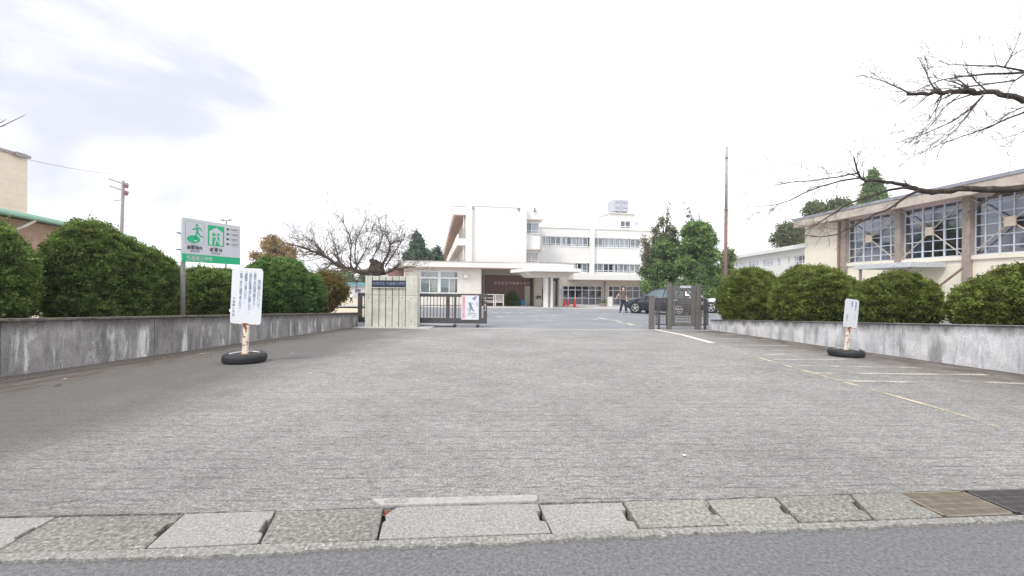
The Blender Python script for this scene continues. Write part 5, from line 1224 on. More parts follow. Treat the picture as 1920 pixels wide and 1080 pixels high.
# ------------------------------------------------------------------ gym
GA = atan2(800, -45) - pi      # frame whose local x runs toward the camera along the facade
gdir = Vector((-45 / 800, 1, 0)).normalized()   # away from the camera along the facade
gang = atan2(-gdir.y, -gdir.x)
class GF(Fr):
    def __init__(s):
        p = at(1508, HZ, 40.5); s.a = gang; s.o = Vector((p.x, p.y, gz(40.5))); s.e1 = -gdir; s.e2 = Vector((-s.e1.y, s.e1.x, 0))
gf = GF()
gym = thing('gymnasium', 'cream gymnasium with tall gridded windows, X braces and a wide grey edged roof', 'gymnasium', gf.o, gang)
X = lambda p, d=0: gf.x(p, d); Z = lambda px, py, d=0: gf.px(px, py, d)[1]
XE = X(1920) + 14
zs = Z(1650, 489.5); zwt = Z(1750, 384); zso = Z(1750, 384) + .1
piers = [X(1585), X(1687), X(1816.5)]; sp_b = piers[2] - piers[1]; piers += [piers[2] + sp_b, piers[2] + 2 * sp_b]
pw = .21
box('end_wall', M['gymwall'], gym, 0, piers[0] - pw - .15, 0, 12, -.5, zso)
box('corner_strip', M['whitep'], gym, piers[0] - pw - .148, piers[0] - pw, -.06, .2, -.5, zso)
box('downpipe', M['pipe'], gym, piers[0] - pw - .42, piers[0] - pw - .27, -.22, -.05, -.5, zso - .1)
MB().tube([(piers[0] - pw - .35, -.14, zso - .15), (piers[0] - pw - .8, -.14, zso - .02), (piers[0] - pw - 1.0, -.6, zso)], .06, 6).build('pipe_elbow', M['pipe'], gym)
box('lower_wall', M['gymwall'], gym, piers[0] - pw, XE, .0, 12, -.6, zs - .28)
box('ledge', M['gymwall'], gym, piers[0] - pw, XE, -.12, .3, zs - .278, zs - .02)
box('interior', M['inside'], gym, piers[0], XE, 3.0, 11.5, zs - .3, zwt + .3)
box('top_beam', M['soffit_l'], gym, piers[0] - pw, XE, -.02, .35, zwt, zso + .1)
for p_ in piers:
    box('pier', M['pier'], gym, p_ - pw, p_ + pw, -.26, .3, -.6, zso, bevel=.02)
colsf = [.14, .32, .49, .67, .86]; rowsf = [.13, .32, .51, .70, .86]
for i in range(len(piers) - 1):
    a, b = piers[i] + pw + .01, piers[i + 1] - pw - .01
    H_ = zwt - zs
    fo = MB(); y = .1
    fo.box(a, b, y, y + .07, zs - .02, zs + .06).box(a, b, y, y + .07, zwt - .06, zwt).box(a, a + .06, y, y + .07, zs + .06, zwt - .06).box(b - .06, b, y, y + .07, zs + .06, zwt - .06)
    W_ = b - a
    for k, c in enumerate(colsf):
        hw = .055 if k in (1, 3) else .032
        fo.box(a + W_ * c - hw, a + W_ * c + hw, y - .01, y + .08, zs + .06, zwt - .06)
    for r in rowsf: fo.box(a + .06, b - .06, y - .004, y + .074, zs + H_ * r - .03, zs + H_ * r + .03)
    wo = fo.build('window', M['alu_g'], gym)
    cs = [0] + colsf + [1]; rs = [0] + rowsf + [1]
    for ci in range(6):
        for ri in range(6):
            MB().box(a + W_ * cs[ci] + .02, a + W_ * cs[ci + 1] - .02, y + .03, y + .036 + random.uniform(0, .004), zs + H_ * rs[ri] + .02, zs + H_ * rs[ri + 1] - .02).build('pane', M['glass_d'], wo)
    # teal curtains bunched at the sides
    for (ca, cb) in ((0, .3 if i == 0 else .2), (.78, .98) if i == 0 else (.93, 1.0)):
        cm = MB(); n = max(4, int((cb - ca) * W_ / .12)); xx0 = a + W_ * ca; xx1 = a + W_ * cb
        for k in range(n):
            u0, u1 = xx0 + (xx1 - xx0) * k / n, xx0 + (xx1 - xx0) * (k + 1) / n; y0_, y1_ = (.55, .62) if k % 2 else (.62, .55)
            cm.quad((u0, y0_, zs), (u1, y1_, zs), (u1, y1_, zwt - .4), (u0, y0_, zwt - .4))
        cm.build('curtain', M['curtain_t'], wo)
    cx, cz_ = (a + b) / 2, (zs + zwt) / 2
    br = MB()
    for (xa_, za_, xb_, zb_) in ((a, zs + .0, cx, cz_), (b, zs + .0, cx, cz_), (a, zwt - .1, cx, cz_), (b, zwt - .1, cx, cz_)):
        br.tube([(xa_, -.12, za_), (xb_, -.12, zb_)], .036, 6)
    bo = br.build('brace', M['brace'], gym)
    MB().prism([(-.36, -.36), (.36, -.36), (.36, .36), (-.36, .36)], 0, .1).build('gusset_plate', M['braceplate'], bo, bevel=.03)
    g_ = bo.children[0]; g_.rotation_euler = (R(90), R(0), 0); g_.location = (cx, -.15, cz_); g_.scale = (.75, .8, 1)
# roof
ov = -1.25
zr_t = Z(1750, 353, ov); zr_m = Z(1750, 359, ov); zr_b = Z(1750, 377.5, ov)
xr0 = gf.x(1487, ov)
MB().hexa([(xr0, ov, zr_b), (XE, ov, zr_b), (XE, ov + .35, zr_b), (xr0, ov + .35, zr_b)], [(xr0, ov, zr_m), (XE, ov, zr_m), (XE, ov + .35, zr_m), (xr0, ov + .35, zr_m)]).build('fascia', M['gymfascia'], gym)
MB().hexa([(xr0, ov + .352, zr_b + .05), (XE, ov + .352, zr_b + .05), (XE, .0, zso + .02), (xr0, 0, zso + .02)], [(xr0, ov + .352, zr_m), (XE, ov + .352, zr_m), (XE, 12, zr_m + .5), (xr0, 12, zr_m + .5)]).build('eave', M['soffit_l'], gym)
MB().hexa([(xr0 - .1, ov - .06, zr_m + .002), (XE, ov - .06, zr_m + .002), (XE, 12, zr_m + 1.0), (xr0 - .1, 12, zr_m + 1.0)], [(xr0 - .1, ov - .06, zr_t), (XE, ov - .06, zr_t), (XE, 12, zr_t + 1.2), (xr0 - .1, 12, zr_t + 1.2)]).build('roof', M['roofgrey'], gym)
# side porch canopy
gp_ = thing('side_porch', 'flat pale grey porch slab over the gym side door above the hedges', 'porch', gf.o, gang)
d_ = -2.6
pa, pb = gf.x(1600, d_), gf.x(1706, d_)
zp1, zp0 = gf.px(1640, 494.5, d_)[1], gf.px(1640, 503.5, d_)[1]
box('slab', M['fargrey'], gp_, pa, pb, d_, -.125, zp0, zp1, bevel=.02)
for x_ in (pa + .3, pb - .3): box('post', M['pier'], gp_, x_ - .07, x_ + .07, d_ + .2, d_ + .34, -.6, zp0)
box('door', M['soffit_d'], gp_, (pa + pb) / 2 - 1, (pa + pb) / 2 + 1, -.06, -.002, -.3, 1.9)
# stair string + steps near the third pier
st = thing('outside_stair', 'brown sloping handrail and pale steps at the foot of the gym wall, between two azaleas', 'stairs', gf.o, gang)
pA = gf.px(1755, 541, -.9); pB = gf.px(1806, 502, -.9)
MB().tube([(pA[0], -.9, pA[1]), (pB[0], -.9, pB[1])], .07, 6).build('handrail', M['pipe'], st)
for k in range(7):
    z_ = -.1 + k * .22; x_ = gf.x(1738, -1.2) + k * .28
    box('step', M['whitep'], st, x_, x_ + .5, -2.0, -1.0, -.5, z_)
# corridor building between gym and school
pL, pR = at(1370, HZ, 58.6), at(1508, HZ, 41.2)
cd = (pL - pR); cd.z = 0; L_ = cd.length; cang = atan2(-cd.y, -cd.x)
class CF(Fr):
    def __init__(s): s.a = cang; s.o = Vector((pR.x, pR.y, gz(45))); s.e1 = -cd.normalized(); s.e2 = Vector((-s.e1.y, s.e1.x, 0))
cf = CF()
co = thing('corridor_building', 'low white two storey link building between the pole and the gym', 'building', cf.o, cang)
X = lambda p, d=0: cf.x(p, d); Z = lambda px, py, d=0: cf.px(px, py, d)[1]
za, zb_ = Z(1440, 469.5), Z(1440, 476)
e0, e1 = X(1371), X(1508) + 1
box('roof_band', M['whitep'], co, e0 - .2, e1, -.5, 7, zb_, za)
wr = (Z(1440, 500), Z(1440, 486.5))
ws = [(1379, 1396), (1404, 1422), (1430, 1449), (1457, 1463), (1476, 1480), (1488, 1510)]
edges = [e0] + sum([[X(a), X(b)] for a, b in ws], []) + [e1]
for k in range(0, len(edges), 2):
    if edges[k + 1] - edges[k] > .02: box('wall', M['white'], co, edges[k], edges[k + 1], 0, .3, wr[0], wr[1])
box('wall', M['white'], co, e0, e1, 0, .3, -.5, wr[0]); box('wall', M['white'], co, e0, e1, 0, .3, wr[1], zb_ - .002)
box('interior', M['inside'], co, e0 + .3, e1, .9, 6, 0, zb_ - .1); box('side_wall', M['white'], co, e0, e0 + .28, .302, 6.5, -.5, zb_ - .002)
for i, (a, b) in enumerate(ws): window(co, X(a), X(b), wr[0], wr[1], .08, [.33, .66] if b - a > 10 else [], [.3], M['alu'], M['glass'], M['curtain'] if i % 2 else None, fw=.08, cov=(0, .5))
# beige shed glimpsed under the trees
p = at(1335, 545, 50); t = thing('beige_shed', 'low beige outbuilding glimpsed under the trees right of the wicket gate', 'building', (p.x, 50, gz(50)), .1)
box('wall', M['beige'], t, -4, 4, 0, 4, -.1, 2.6); MB().prism([(-4.3, -.4), (4.3, -.4), (4.3, 4.3), (-4.3, 4.3)], 2.6, 2.8).build('roof', M['roofgrey'], t)
window(t, -1.4, .2, .9, 2.0, -.05, [.5], [], M['alu'], M['glass_d'], None, fw=.06)

# ------------------------------------------------------------------ buildings at the left
corner = at(52, 297, 38); h_ = corner.z
fd = Vector((-45 / 800, 1, 0)).normalized(); ang = atan2(-fd.y, -fd.x)
cb = thing('cream_block', 'tall windowless cream building with a thin metal roof edge at the left edge', 'building', (corner.x, corner.y, gz(38)), ang)
# local x toward the camera, local y = to the right hand seen from there => away from the drive is +y? e2 = rot90(e1)
e1v = -fd; e2v = Vector((-e1v.y, e1v.x, 0)); sgn = -1 if e2v.x > 0 else 1
H_ = h_ - gz(38)
def sb(name, m, par, x0, x1, y0, y1, z0, z1, **k):
    a, b = sorted((y0 * sgn, y1 * sgn)); return box(name, m, par, x0, x1, a, b, z0, z1, **k)
sb('wall', M['creamwall'], cb, 0, 22, 0, 12, -.2, H_)
sb('roof_edge', M['polec'], cb, -.15, 22, -.15, 12, H_, H_ + .22)
sb('roof_outlet', M['polec'], cb, .3, 1.2, -.3, -.151, H_ - .1, H_ + .25)
pn, pf = at(0, HZ, 20), at(245, HZ, 31)
gd = (pf - pn); gd.z = 0; L_ = gd.length; ga = atan2(-gd.y, -gd.x)
class LF(Fr):
    def __init__(s): s.a = ga; s.o = Vector((pf.x, pf.y, gz(28))); s.e1 = -gd.normalized(); s.e2 = Vector((-s.e1.y, s.e1.x, 0))
lf = LF(); gb = thing('green_roofed_building', 'low brown walled building with a pale green roof edge behind the left bushes', 'building', lf.o, ga)
s2 = -1 if lf.e2.x > 0 else 1
za, zb_ = lf.px(60, 402)[1], lf.px(60, 411)[1]
zmid = za - (za - zb_) * .65
def sb2(name, m, x0, x1, y0, y1, z0, z1, **k):
    a, b = sorted((y0 * s2, y1 * s2)); return box(name, m, gb, x0, x1, a, b, z0, z1, **k)
sb2('roof_fascia', M['greenroof'], -.5, L_ + 10, -.0, 9, zmid, za, bevel=.02); sb2('gutter', M['greenroof_d'], -.5, L_ + 10, -.08, .3, zb_, zmid - .002)
sb2('wall', M['brownwall'], 0, L_ + 10, .75, 8.8, -.2, zb_ - .002)
wl = lf.px(62, 425, 0)[0]
MB().tube([(wl - .35, .1 * s2, zb_), (wl - .1, .4 * s2, zb_ - .35), (wl, .68 * s2, zb_ - .55), (wl, .68 * s2, -.2)], .07, 7).build('downpipe', M['whitep'], gb)

# ------------------------------------------------------------------ utility poles
Yp = 45; pb_ = at(224, HZ, Yp); t = thing('utility_pole', 'concrete utility pole with two crossarms and a reddish switch box, above the left bushes', 'utility pole', (pb_.x, Yp, gz(Yp)))
zt = at(229, 339, Yp).z - gz(Yp)
dxp = .30
MB().tube([(0, 0, -.3), (dxp, 0, zt)], [.2, .13], 12).build('pole', M['polec'], t, smooth=True)
for k, zc in enumerate((zt - .25, zt - 1.0)):
    a = (-1.7 + .1 * k, .5, zc + .55); b = (1.15, -.3, zc - .3)
    MB().tube([a, b], .06, 4).build('crossarm', M['polec'], t)
    for f in (0, .22, .42, .6):
        p = Vector(a).lerp(Vector(b), f * .85); io = MB().lathe([(.03, 0), (.11, .04), (.05, .1), (.12, .15), (.05, .22)], 8, tuple(p)).build('insulator', M['insul'], t)
MB().lathe([(.14, 0), (.17, .08), (.17, .42), (.13, .5)], 12, (dxp + .32, 0, zt - .75)).build('switch_box', M['xfm'], t)
MB().lathe([(.18, 0), (.21, .08), (.21, .4), (.16, .48)], 12, (dxp + .36, -.1, zt - 1.55)).build('switch_box', M['xfm'], t)
MB().tube([(dxp * .7, 0, zt - 2.0), (-.8, 0, zt - 2.15)], .04, 5).build('step_bar', M['polec'], t)
for z_ in (.56, .62, .68): MB().tube([(-.35, 0, zt * z_), (.75, 0, zt * z_)], .03, 4).build('step_bolt', M['polec'], t)
w0 = at(52, 299, 37.5); w1 = at(262, 326, 70)
t = thing('overhead_cable', 'thin overhead cable from the cream building towards the sky above the utility pole', 'cable', w0)
dd = w1 - w0; MB().tube([dd * k / 8 - Vector((0, 0, sin(pi * k / 8) * .5)) for k in range(9)], .018, 4).build('wire', M['wirem'], t)
# tall rusty pole
Yp = 27; pb_ = at(1360, HZ, Yp); zt = at(1361, 275, Yp).z - gz(Yp)
t = thing('tall_pole', 'tall plain pole, rusty brown below and grey above, right of the wicket gate', 'pole', (pb_.x, Yp, gz(Yp)))
MB().tube([(0, 0, -.2), (0, 0, zt * .62)], [.105, .1], 12).build('lower_pole', M['polerust'], t, smooth=True); MB().tube([(0, 0, zt * .621), (0, 0, zt)], [.092, .08], 12).build('upper_pole', M['polegrey'], t, smooth=True)
MB().lathe([(.115, -.05), (.115, .05)], 12, (0, 0, zt * .62)).build('collar', M['polerust'], t); MB().lathe([(.1, -.04), (.1, .04)], 12, (0, 0, zt * .93)).build('collar', M['polerust'], t)
MB().tube([(0, 0, zt * .94), (-.25, 0, zt * .945)], .02, 5).build('peg', M['polegrey'], t); MB().tube([(0, 0, zt * .42), (.28, 0, zt * .42)], .015, 5).build('peg', M['polerust'], t)
# floodlight mast peeping over the evacuation sign
Yp = 60; pb_ = at(423, HZ, Yp); zt = at(423, 413, Yp).z - gz(Yp)
t = thing('floodlight_mast', 'distant floodlight mast whose lamps peep over the evacuation sign', 'mast', (pb_.x, Yp, gz(Yp)))
MB().tube([(0, 0, 0), (0, 0, zt)], [.14, .08], 8).build('mast_pole', M['polec'], t); MB().box(-.7, .6, -.05, .05, zt - .1, zt).build('crossarm', M['polec'], t)
for x_ in (-.6, .5): MB().box(x_ - .22, x_ + .22, -.2, .15, zt, zt + .25).build('lamp', M['fargrey'], t)
Yp = 70
t = thing('floodlight_mast', 'faint distant mast beyond the schoolyard, left of the bare cherry', 'mast', (at(622, HZ, Yp).x, Yp, gz(Yp)))
zt = at(622, 488, Yp).z - gz(Yp)
MB().tube([(0, 0, 0), (0, 0, zt)], [.12, .07], 8).build('mast_pole', M['fargrey'], t)
for k in (0, .5): MB().tube([(-.35, 0, zt - .3 - k), (.35, 0, zt - .3 - k)], .04, 4).build('crossarm', M['fargrey'], t)

# ------------------------------------------------------------------ evacuation sign
A, B = at(342, 407, 8.45), at(451, 425, 9.74)
dv = B - A; dv.z = 0; Wd = dv.length; Hd = A.z - at(336, 490, 8.45).z
ang = atan2(dv.y, dv.x)
base = Vector((A.x, A.y, A.z - Hd))
gx = wtop(8.6, -1)
t = thing('evacuation_sign', 'green and white evacuation site sign board on a grey post above the left bushes', 'sign', (A.x, A.y, gx - .05), ang)
zb = base.z - (gx - .05)
MB().box(0, Wd, 0, .03, zb, zb + Hd).build('sign_board', M['signface'], t, bevel=.004)
MB().tube([(.07, .06, 0), (.07, .06, zb + Hd - .05)], .042, 10).build('post', M['polec'], t, smooth=True)
for z_ in (.25, .62): MB().box(-.07, .2, .035, .06, zb + Hd * z_, zb + Hd * z_ + .03).build('bracket', M['polec'], t)
def PR(x, z): return (x * Wd, zb + z * Hd)      # fractions of the board
def flat(mb, pts, lay):   # polygon on the board face; pts fractions, z up
    y0, y1 = -.001 - lay * .0012, .0005
    P_ = [PR(*p) for p in pts]; n = len(P_)
    ar = sum(P_[i][0] * P_[(i + 1) % n][1] - P_[(i + 1) % n][0] * P_[i][1] for i in range(n))
    if ar < 0: P_ = P_[::-1]
    mb.add([(x, y0, z) for x, z in P_], [tuple(range(n))]); return mb
asp = Wd / Hd
def disc(mb, cx, cz, rx, rz, lay, n=24): return flat(mb, [(cx + rx * cos(2 * pi * k / n), cz + rz * sin(2 * pi * k / n)) for k in range(n)], lay)
def stroke(mb, pts, w0, w1, lay):
    for (a, b), k in zip(zip(pts, pts[1:]), range(9)):
        ax, az, bx, bz = a[0] * asp, a[1], b[0] * asp, b[1]; d = Vector((bx - ax, bz - az)); 
        nn = Vector((-d.y, d.x)).normalized(); wa = w0 + (w1 - w0) * k / max(1, len(pts) - 1); wb2 = w0 + (w1 - w0) * (k + 1) / max(1, len(pts) - 1)
        flat(mb, [((ax - nn.x * wa) / asp, az - nn.y * wa), ((bx - nn.x * wb2) / asp, bz - nn.y * wb2), ((bx + nn.x * wb2) / asp, bz + nn.y * wb2), ((ax + nn.x * wa) / asp, az + nn.y * wa)], lay)
    return mb
def runner(mb, cx, cz, s, lay, flip=1):
    q = lambda x, z: (cx + flip * x * s / asp, cz + z * s)
    disc(mb, *q(0.0, .44), .085 * s / asp, .085 * s, lay)
    stroke(mb, [q(0.02, .30), q(.04, .02)], .075 * s, .065 * s, lay)
    stroke(mb, [q(-.02, .30), q(-.16, .17), q(-.30, .20)], .042 * s, .03 * s, lay)
    stroke(mb, [q(.06, .31), q(.22, .28), q(.30, .12)], .042 * s, .03 * s, lay)
    stroke(mb, [q(.00, .02), q(-.06, -.20), q(-.12, -.42)], .055 * s, .04 * s, lay)
    stroke(mb, [q(.06, .02), q(.20, -.16), q(.38, -.22)], .055 * s, .035 * s, lay)
g1 = MB(); flat(g1, [(0, 0), (1, 0), (1, .175), (0, .185)], 1)
x0, x1, z0, z1 = .405, .69, .42, .915
flat(g1, [(x0, z0), (x1, z0), (x1, z1), (x0, z1)], 1)
fr4 = .012
for a, b, c, d in ((.045, .345, .425, .432), (.045, .345, .925, .932)): flat(g1, [(a, c), (b, c), (b, d), (a, d)], 1)
for a, b in ((.045, .050), (.340, .345)): flat(g1, [(a, .425), (b, .425), (b, .932), (a, .932)], 1)
disc(g1, .175, .53, .105, .088, 1); runner(g1, .225, .685, .40, 1)
w1 = MB()
flat(w1, [(x0 + .025, z0 + .02), (x1 - .025, z0 + .02), (x1 - .025, .77), ((x0 + x1) / 2, .875), (x0 + .025, .77)], 2)
disc(w1, .205, .50, .03, .015, 2)
g2 = MB(); flat(g2, [(.48, z0 + .02), (.605, z0 + .02), (.605, .74), (.48, .74)], 3)
w2 = MB(); runner(w2, .545, .575, .34, 4)
go = g1.build('green_print', M['green'], t); w1.build('white_print', M['signface'], go); g2.build('doorway_print', M['green'], go); w2.build('runner_print', M['signface'], go)
kb = MB()
for k in range(4):
    z_ = .85 - k * .125
    flat(kb, [(.735, z_), (.775, z_), (.775, z_ + .05), (.735, z_ + .05)], 1)
    for (a, b, zz) in ((.84, .965, z_ + .035), (.84, .93 + .02 * (k % 2), z_ + .012)): flat(kb, [(a, zz), (b, zz), (b, zz + .011), (a, zz + .011)], 1)
    flat(kb, [(.84, z_ - .025), (.975, z_ - .025), (.975, z_ - .019), (.84, z_ - .019)], 1)
    for kk in range(16):
        a0, a1_ = 2 * pi * kk / 16, 2 * pi * (kk + 1) / 16; rx, rz = .018, .026
        flat(kb, [(.808 + rx * cos(a0), z_ + .025 + rz * sin(a0)), (.808 + rx * cos(a1_), z_ + .025 + rz * sin(a1_)), (.808 + .8 * rx * cos(a1_), z_ + .025 + .8 * rz * sin(a1_)), (.808 + .8 * rx * cos(a0), z_ + .025 + .8 * rz * sin(a0))], 1)
for (a, b, z_) in ((.12, .28, .262), (.12, .28, .235), (.46, .62, .248), (.46, .62, .222)): flat(kb, [(a, z_), (b, z_), (b, z_ + .010), (a, z_ + .010)], 1)
kb.build('black_print', M['text_k'], t)
def stext(body, x, z, s, m, sx=1.0, al='CENTER'):
    X_, Z_ = PR(x, z); return text('lettering', body, s, m, t, (X_, -.004, Z_), align=al, sx=sx)
stext('避難場所', .195, .325, .085, M['text_k']); stext('避 難 所', .55, .318, .085, M['text_k'])
stext('ひなんばしょ', .195, .385, .028, M['text_k']); stext('ひ なん じょ', .55, .375, .028, M['text_k'])
stext('今渡南小学校', .06, .085, .095, M['signface'], al='LEFT'); stext('いま わたりみなみしょうがっこう', .06, .15, .026, M['signface'], al='LEFT'); stext('Imawatari-Minami Elementary School', .06, .026, .028, M['signface'], al='LEFT')
for k, s_ in enumerate(('地震 Earthquake', '洪水 Flood', '土砂災害 Landslide', '大規模火災 Fire')): pass

# ------------------------------------------------------------------ signs on tyres
def tyre_sign(px, py, label, dia, bw, bh, post_h, lean, yaw, texts, pw, lid):
    p = G(px, py); t = thing('tyre_sign', label, 'sign', p, yaw)
    r = dia / 2; h = .15 * dia / .62
    ty = MB().lathe([(r * .60, 0), (r * .86, 0), (r * .97, h * .16), (r, h * .36), (r, h * .64), (r * .97, h * .84), (r * .86, h), (r * .70, h * 1.02), (r * .66, h * .92), (r * .62, h * .85)], 40)
    to = ty.build('tyre', M['tyre'], t, smooth=True)
    gr = MB()
    for zz in (.42, .5, .58): gr.lathe([(r * 1.002, h * zz - .003), (r * 1.002, h * zz + .003)], 40)
    gr.build('tread_groove', M['black'], to)
    MB().lathe([(r * .69, h * .80), (r * .70, h * .98), (r * .66, h * 1.0), (r * .63, h * .78), (r * .3, h * .74), (r * .0 + .03, h * .76)], 32).build('rim', M['rim'], t, smooth=True)
    fill = MB().lathe([(r * .60, .01), (r * .6, h * .70), (r * .2, h * .72)], 24).build('concrete_fill', M['pillar'], t)
    MB().lathe([(.09, h * .70), (.085, h * .80), (.05, h * .90)], 12).build('post_foot', M['rust'], t)
    lx = sin(lean)
    MB().hexa([(-pw / 2, -.02, h * .7), (pw / 2, -.02, h * .7), (pw / 2, .02, h * .7), (-pw / 2, .02, h * .7)], [(-pw / 2 + lx * post_h, -.02, post_h), (pw / 2 + lx * post_h, -.02, post_h), (pw / 2 + lx * post_h, .02, post_h), (-pw / 2 + lx * post_h, .02, post_h)]).build('post', M['postrust'], t, bevel=.008)
    rs_ = MB()
    for q_, (za_, zb__, xo, ww_) in enumerate(((.80, 1.0, -.1, .36), (.66, .9, .15, .16), (.88, .985, -.3, .3), (.74, .86, .3, .10))):
        z0_, z1_ = h * .7 + (post_h - h * .7) * za_, h * .7 + (post_h - h * .7) * zb__; x_ = xo * pw + lx * post_h * (za_ + zb__) / 2
        rs_.add([(x_ - pw * ww_ * .2, -.0205 - q_ * .0003, z0_), (x_ + pw * ww_ * .25, -.0205 - q_ * .0003, z0_ + .012), (x_ + pw * ww_, -.0205 - q_ * .0003, z1_), (x_ - pw * ww_, -.0205 - q_ * .0003, z1_)], [(0, 1, 2, 3)])
    rs_.build('rust_streak', M['rust'], t)
    bd = bpy.data.objects.new('board_mount', None)
    # rounded board
    pts = []; rc = .055
    for cx, cz, a0 in ((bw / 2 - rc, bh - rc, 0), (-bw / 2 + rc, bh - rc, 90), (-bw / 2 + rc, rc, 180), (bw / 2 - rc, rc, 270)):
        for k in range(5): a = R(a0 + k * 22.5); pts.append((cx + rc * cos(a), cz + rc * sin(a)))
    n = len(pts); b_ = MB(); b_.add([(x, -.03, z) for x, z in pts] + [(x, -.022, z) for x, z in pts], [tuple(range(n)), tuple(range(2 * n - 1, n - 1, -1))] + [(i, n + i, n + (i + 1) % n, (i + 1) % n) for i in range(n)])
    bo = b_.build('board', M['board'], t); bo.location = (lx * (post_h - .02), 0, post_h - .02); bo.rotation_euler = (0, lean, 0)
    # rust on the lower rim
    rb = MB()
    for k in range(11, 19):
        x, z = pts[min(k, n - 1)]; 
    for k in range(10):
        x = -bw * .42 + bw * .84 * k / 9; wd = bw * .84 / 9 * random.uniform(.4, 1.0); hh_ = random.uniform(.004, .012)
        rb.box(x - wd / 2, x + wd / 2, -.0315, -.0212, -.002, hh_)
    rb.box(-pw * .5, pw * .5, -.0318, -.0301, -.004, .022)
    rb.build('rust_edge', M['rust'], bo)
    if bh > .7: MB().box(-bw / 2 - .02, -bw / 2 + .0, -.03, -.02, .18, .22).build('wire_clip', M['board'], bo)
    for (s, x, z, sz, m, ln) in texts:
        vtext('lettering', s, sz, m, bo, (x * bw, -.0312, z * bh), line=ln, ext=.0006)
    return t
tyre_sign(459, 679, 'larger white notice on a rusty post in a tyre by the left wall', .60, .505, .86, .60, R(2.2), R(-6),
    [('車の乗入れについて', .40, .80, .060, M['text_b'], .80), ('一登校下校の時間は禁止する。', .255, .955, .050, M['text_b'], .80), ('一指定の駐車場以外に駐車しない。', .11, .955, .050, M['text_b'], .80),
     ('一運動場へは乗入れない。', -.035, .955, .050, M['text_b'], .82), ('一夜間・休日に無断で乗入れない。', -.19, .955, .048, M['text_b'], .82), ('今渡南小学校', -.40, .475, .046, M['text_b'], 1.10)], .085, 0)
tyre_sign(1586, 668, 'small leaning white notice on a post in a tyre near the right wall', .57, .33, .545, .55, R(6.0), R(14),
    [('車の乗入れ', .28, .92, .044, M['text_b'], .78), ('について', .28, .5, .036, M['text_g'], .8), ('駐車禁止。', .0, .92, .034, M['text_b'], .85), ('今渡南小', -.3, .48, .036, M['text_b'], 1.0)], .07, 1)

# ------------------------------------------------------------------ gate pillar, sliding gate, wicket
pL0 = at(684, 610, 14.75); pR0 = at(782, 615, 14.75); gzp = gz(14.75)
Wp = pR0.x - pL0.x; Hp = at(733, 517.5, 14.75).z - gzp
gpl = thing('gate_pillar', 'ribbed concrete gate pillar with a navy school name plate', 'gate pillar', (pL0.x, 14.75, gzp), 0)
slx = [0] + [.1325 + k * .1225 for k in range(7)] + [1.0]
slx = [0, .133, .262, .392, .517, .644, .77, 1.0]
zj = Hp * .63
for i in range(7):
    a, b = slx[i] * Wp + (.012 if i else 0), slx[i + 1] * Wp - (.012 if i < 6 else 0)
    y0 = .0 if i in (0, 6) else .02
    ztp = Hp if i in (0, 6) else Hp - .004
    MB().box(a, b, y0, .42, 0, zj - .004).build('slab', M['pillar'], gpl, bevel=.008)
    MB().box(a, b, y0, .42, zj + .004, ztp).build('slab', M['pillar'], gpl, bevel=.008)
box('recess', M['groove'], gpl, .02, Wp - .02, .05, .4, 0, Hp - .03)
box('name_plate', M['plate'], gpl, slx[1] * Wp + .005, slx[6] * Wp - .01, -.02, .018, Hp * .785, Hp * .915, bevel=.004)
box('plate_ledge', M['pillar'], gpl, slx[1] * Wp, slx[6] * Wp, -.03, .018, Hp * .765, Hp * .782)
text('plate_lettering', '可児市立 今渡南小学校', .112, M['platetext'], gpl, ((slx[1] + slx[6]) / 2 * Wp, -.023, Hp * .85), sx=.98)
for i, (fx, fz) in enumerate(((.06, .575), (.455, .58), (.705, .585), (.885, .57), (.89, .12))): MB().lathe([(.02, 0), (.018, -.004)], 10, (fx * Wp, -.0005 if i != 1 and i != 2 else .0195, fz * Hp), 'y').build('tie_hole', M['groove'], gpl)
fp = at(660, 616, 14.4); fq = at(806, 617, 14.4)
box('footing', M['apron'], gpl, fp.x - pL0.x, fq.x - pL0.x, -.34, .5, -.1, .025, bevel=.01)
# sliding gate
Yg = 15.35; g0 = at(671, 610, Yg); g1_ = at(913, 610, Yg); gzg = gz(Yg); Lg = g1_.x - g0.x; zt = at(850, 550.5, Yg).z - gzg; zl = at(850, 606, Yg).z - gzg
sg = thing('sliding_gate', 'dark bronze sliding gate running behind the concrete pillar, with a poster tied to it', 'gate', (g0.x, Yg, gzg), 0)
box('top_rail', M['gate'], sg, 0, Lg, -.04, .04, zt - .12, zt, bevel=.01); box('bottom_rail', M['gate'], sg, 0, Lg, -.04, .04, zl, zl + .19, bevel=.01)
box('end_post', M['gate'], sg, Lg - .13, Lg, -.045, .045, zl + .191, zt - .121, bevel=.01); box('end_post', M['gate'], sg, 0, .15, -.045, .045, zl + .191, zt - .121, bevel=.01)
def gpx(px): return at(px, 580, Yg).x - g0.x
for px, ww in ((839, .10), (853.5, .075), (900, .12)): box('stile', M['gate'], sg, gpx(px) - ww / 2, gpx(px) + ww / 2, -.035, .035, zl + .191, zt - .121)
bars = [788.5 + 6.2 * k for k in range(8)] + [842.5, 848.5, 860.5] + [866.5 + 6 * k for k in range(5)] + [683, 689, 695, 701]
bmesh_ = None
for px in bars:
    if bmesh_ is None:
        o = MB().box(-.011, .011, -.012, .012, zl + .19, zt - .12).build('bar', M['gate'], sg); bmesh_ = o.data
    else: o = bpy.data.objects.new('bar', bmesh_); COL.objects.link(o); o.parent = sg
    o.location = (gpx(px), 0, 0)
box('wheel_rail', M['steel'], sg, gpx(783), gpx(852), -.03, .03, zl - .075, zl - .045); box('lower_bar', M['gate'], sg, gpx(783), gpx(852), -.03, .03, zl - .13, zl - .09)
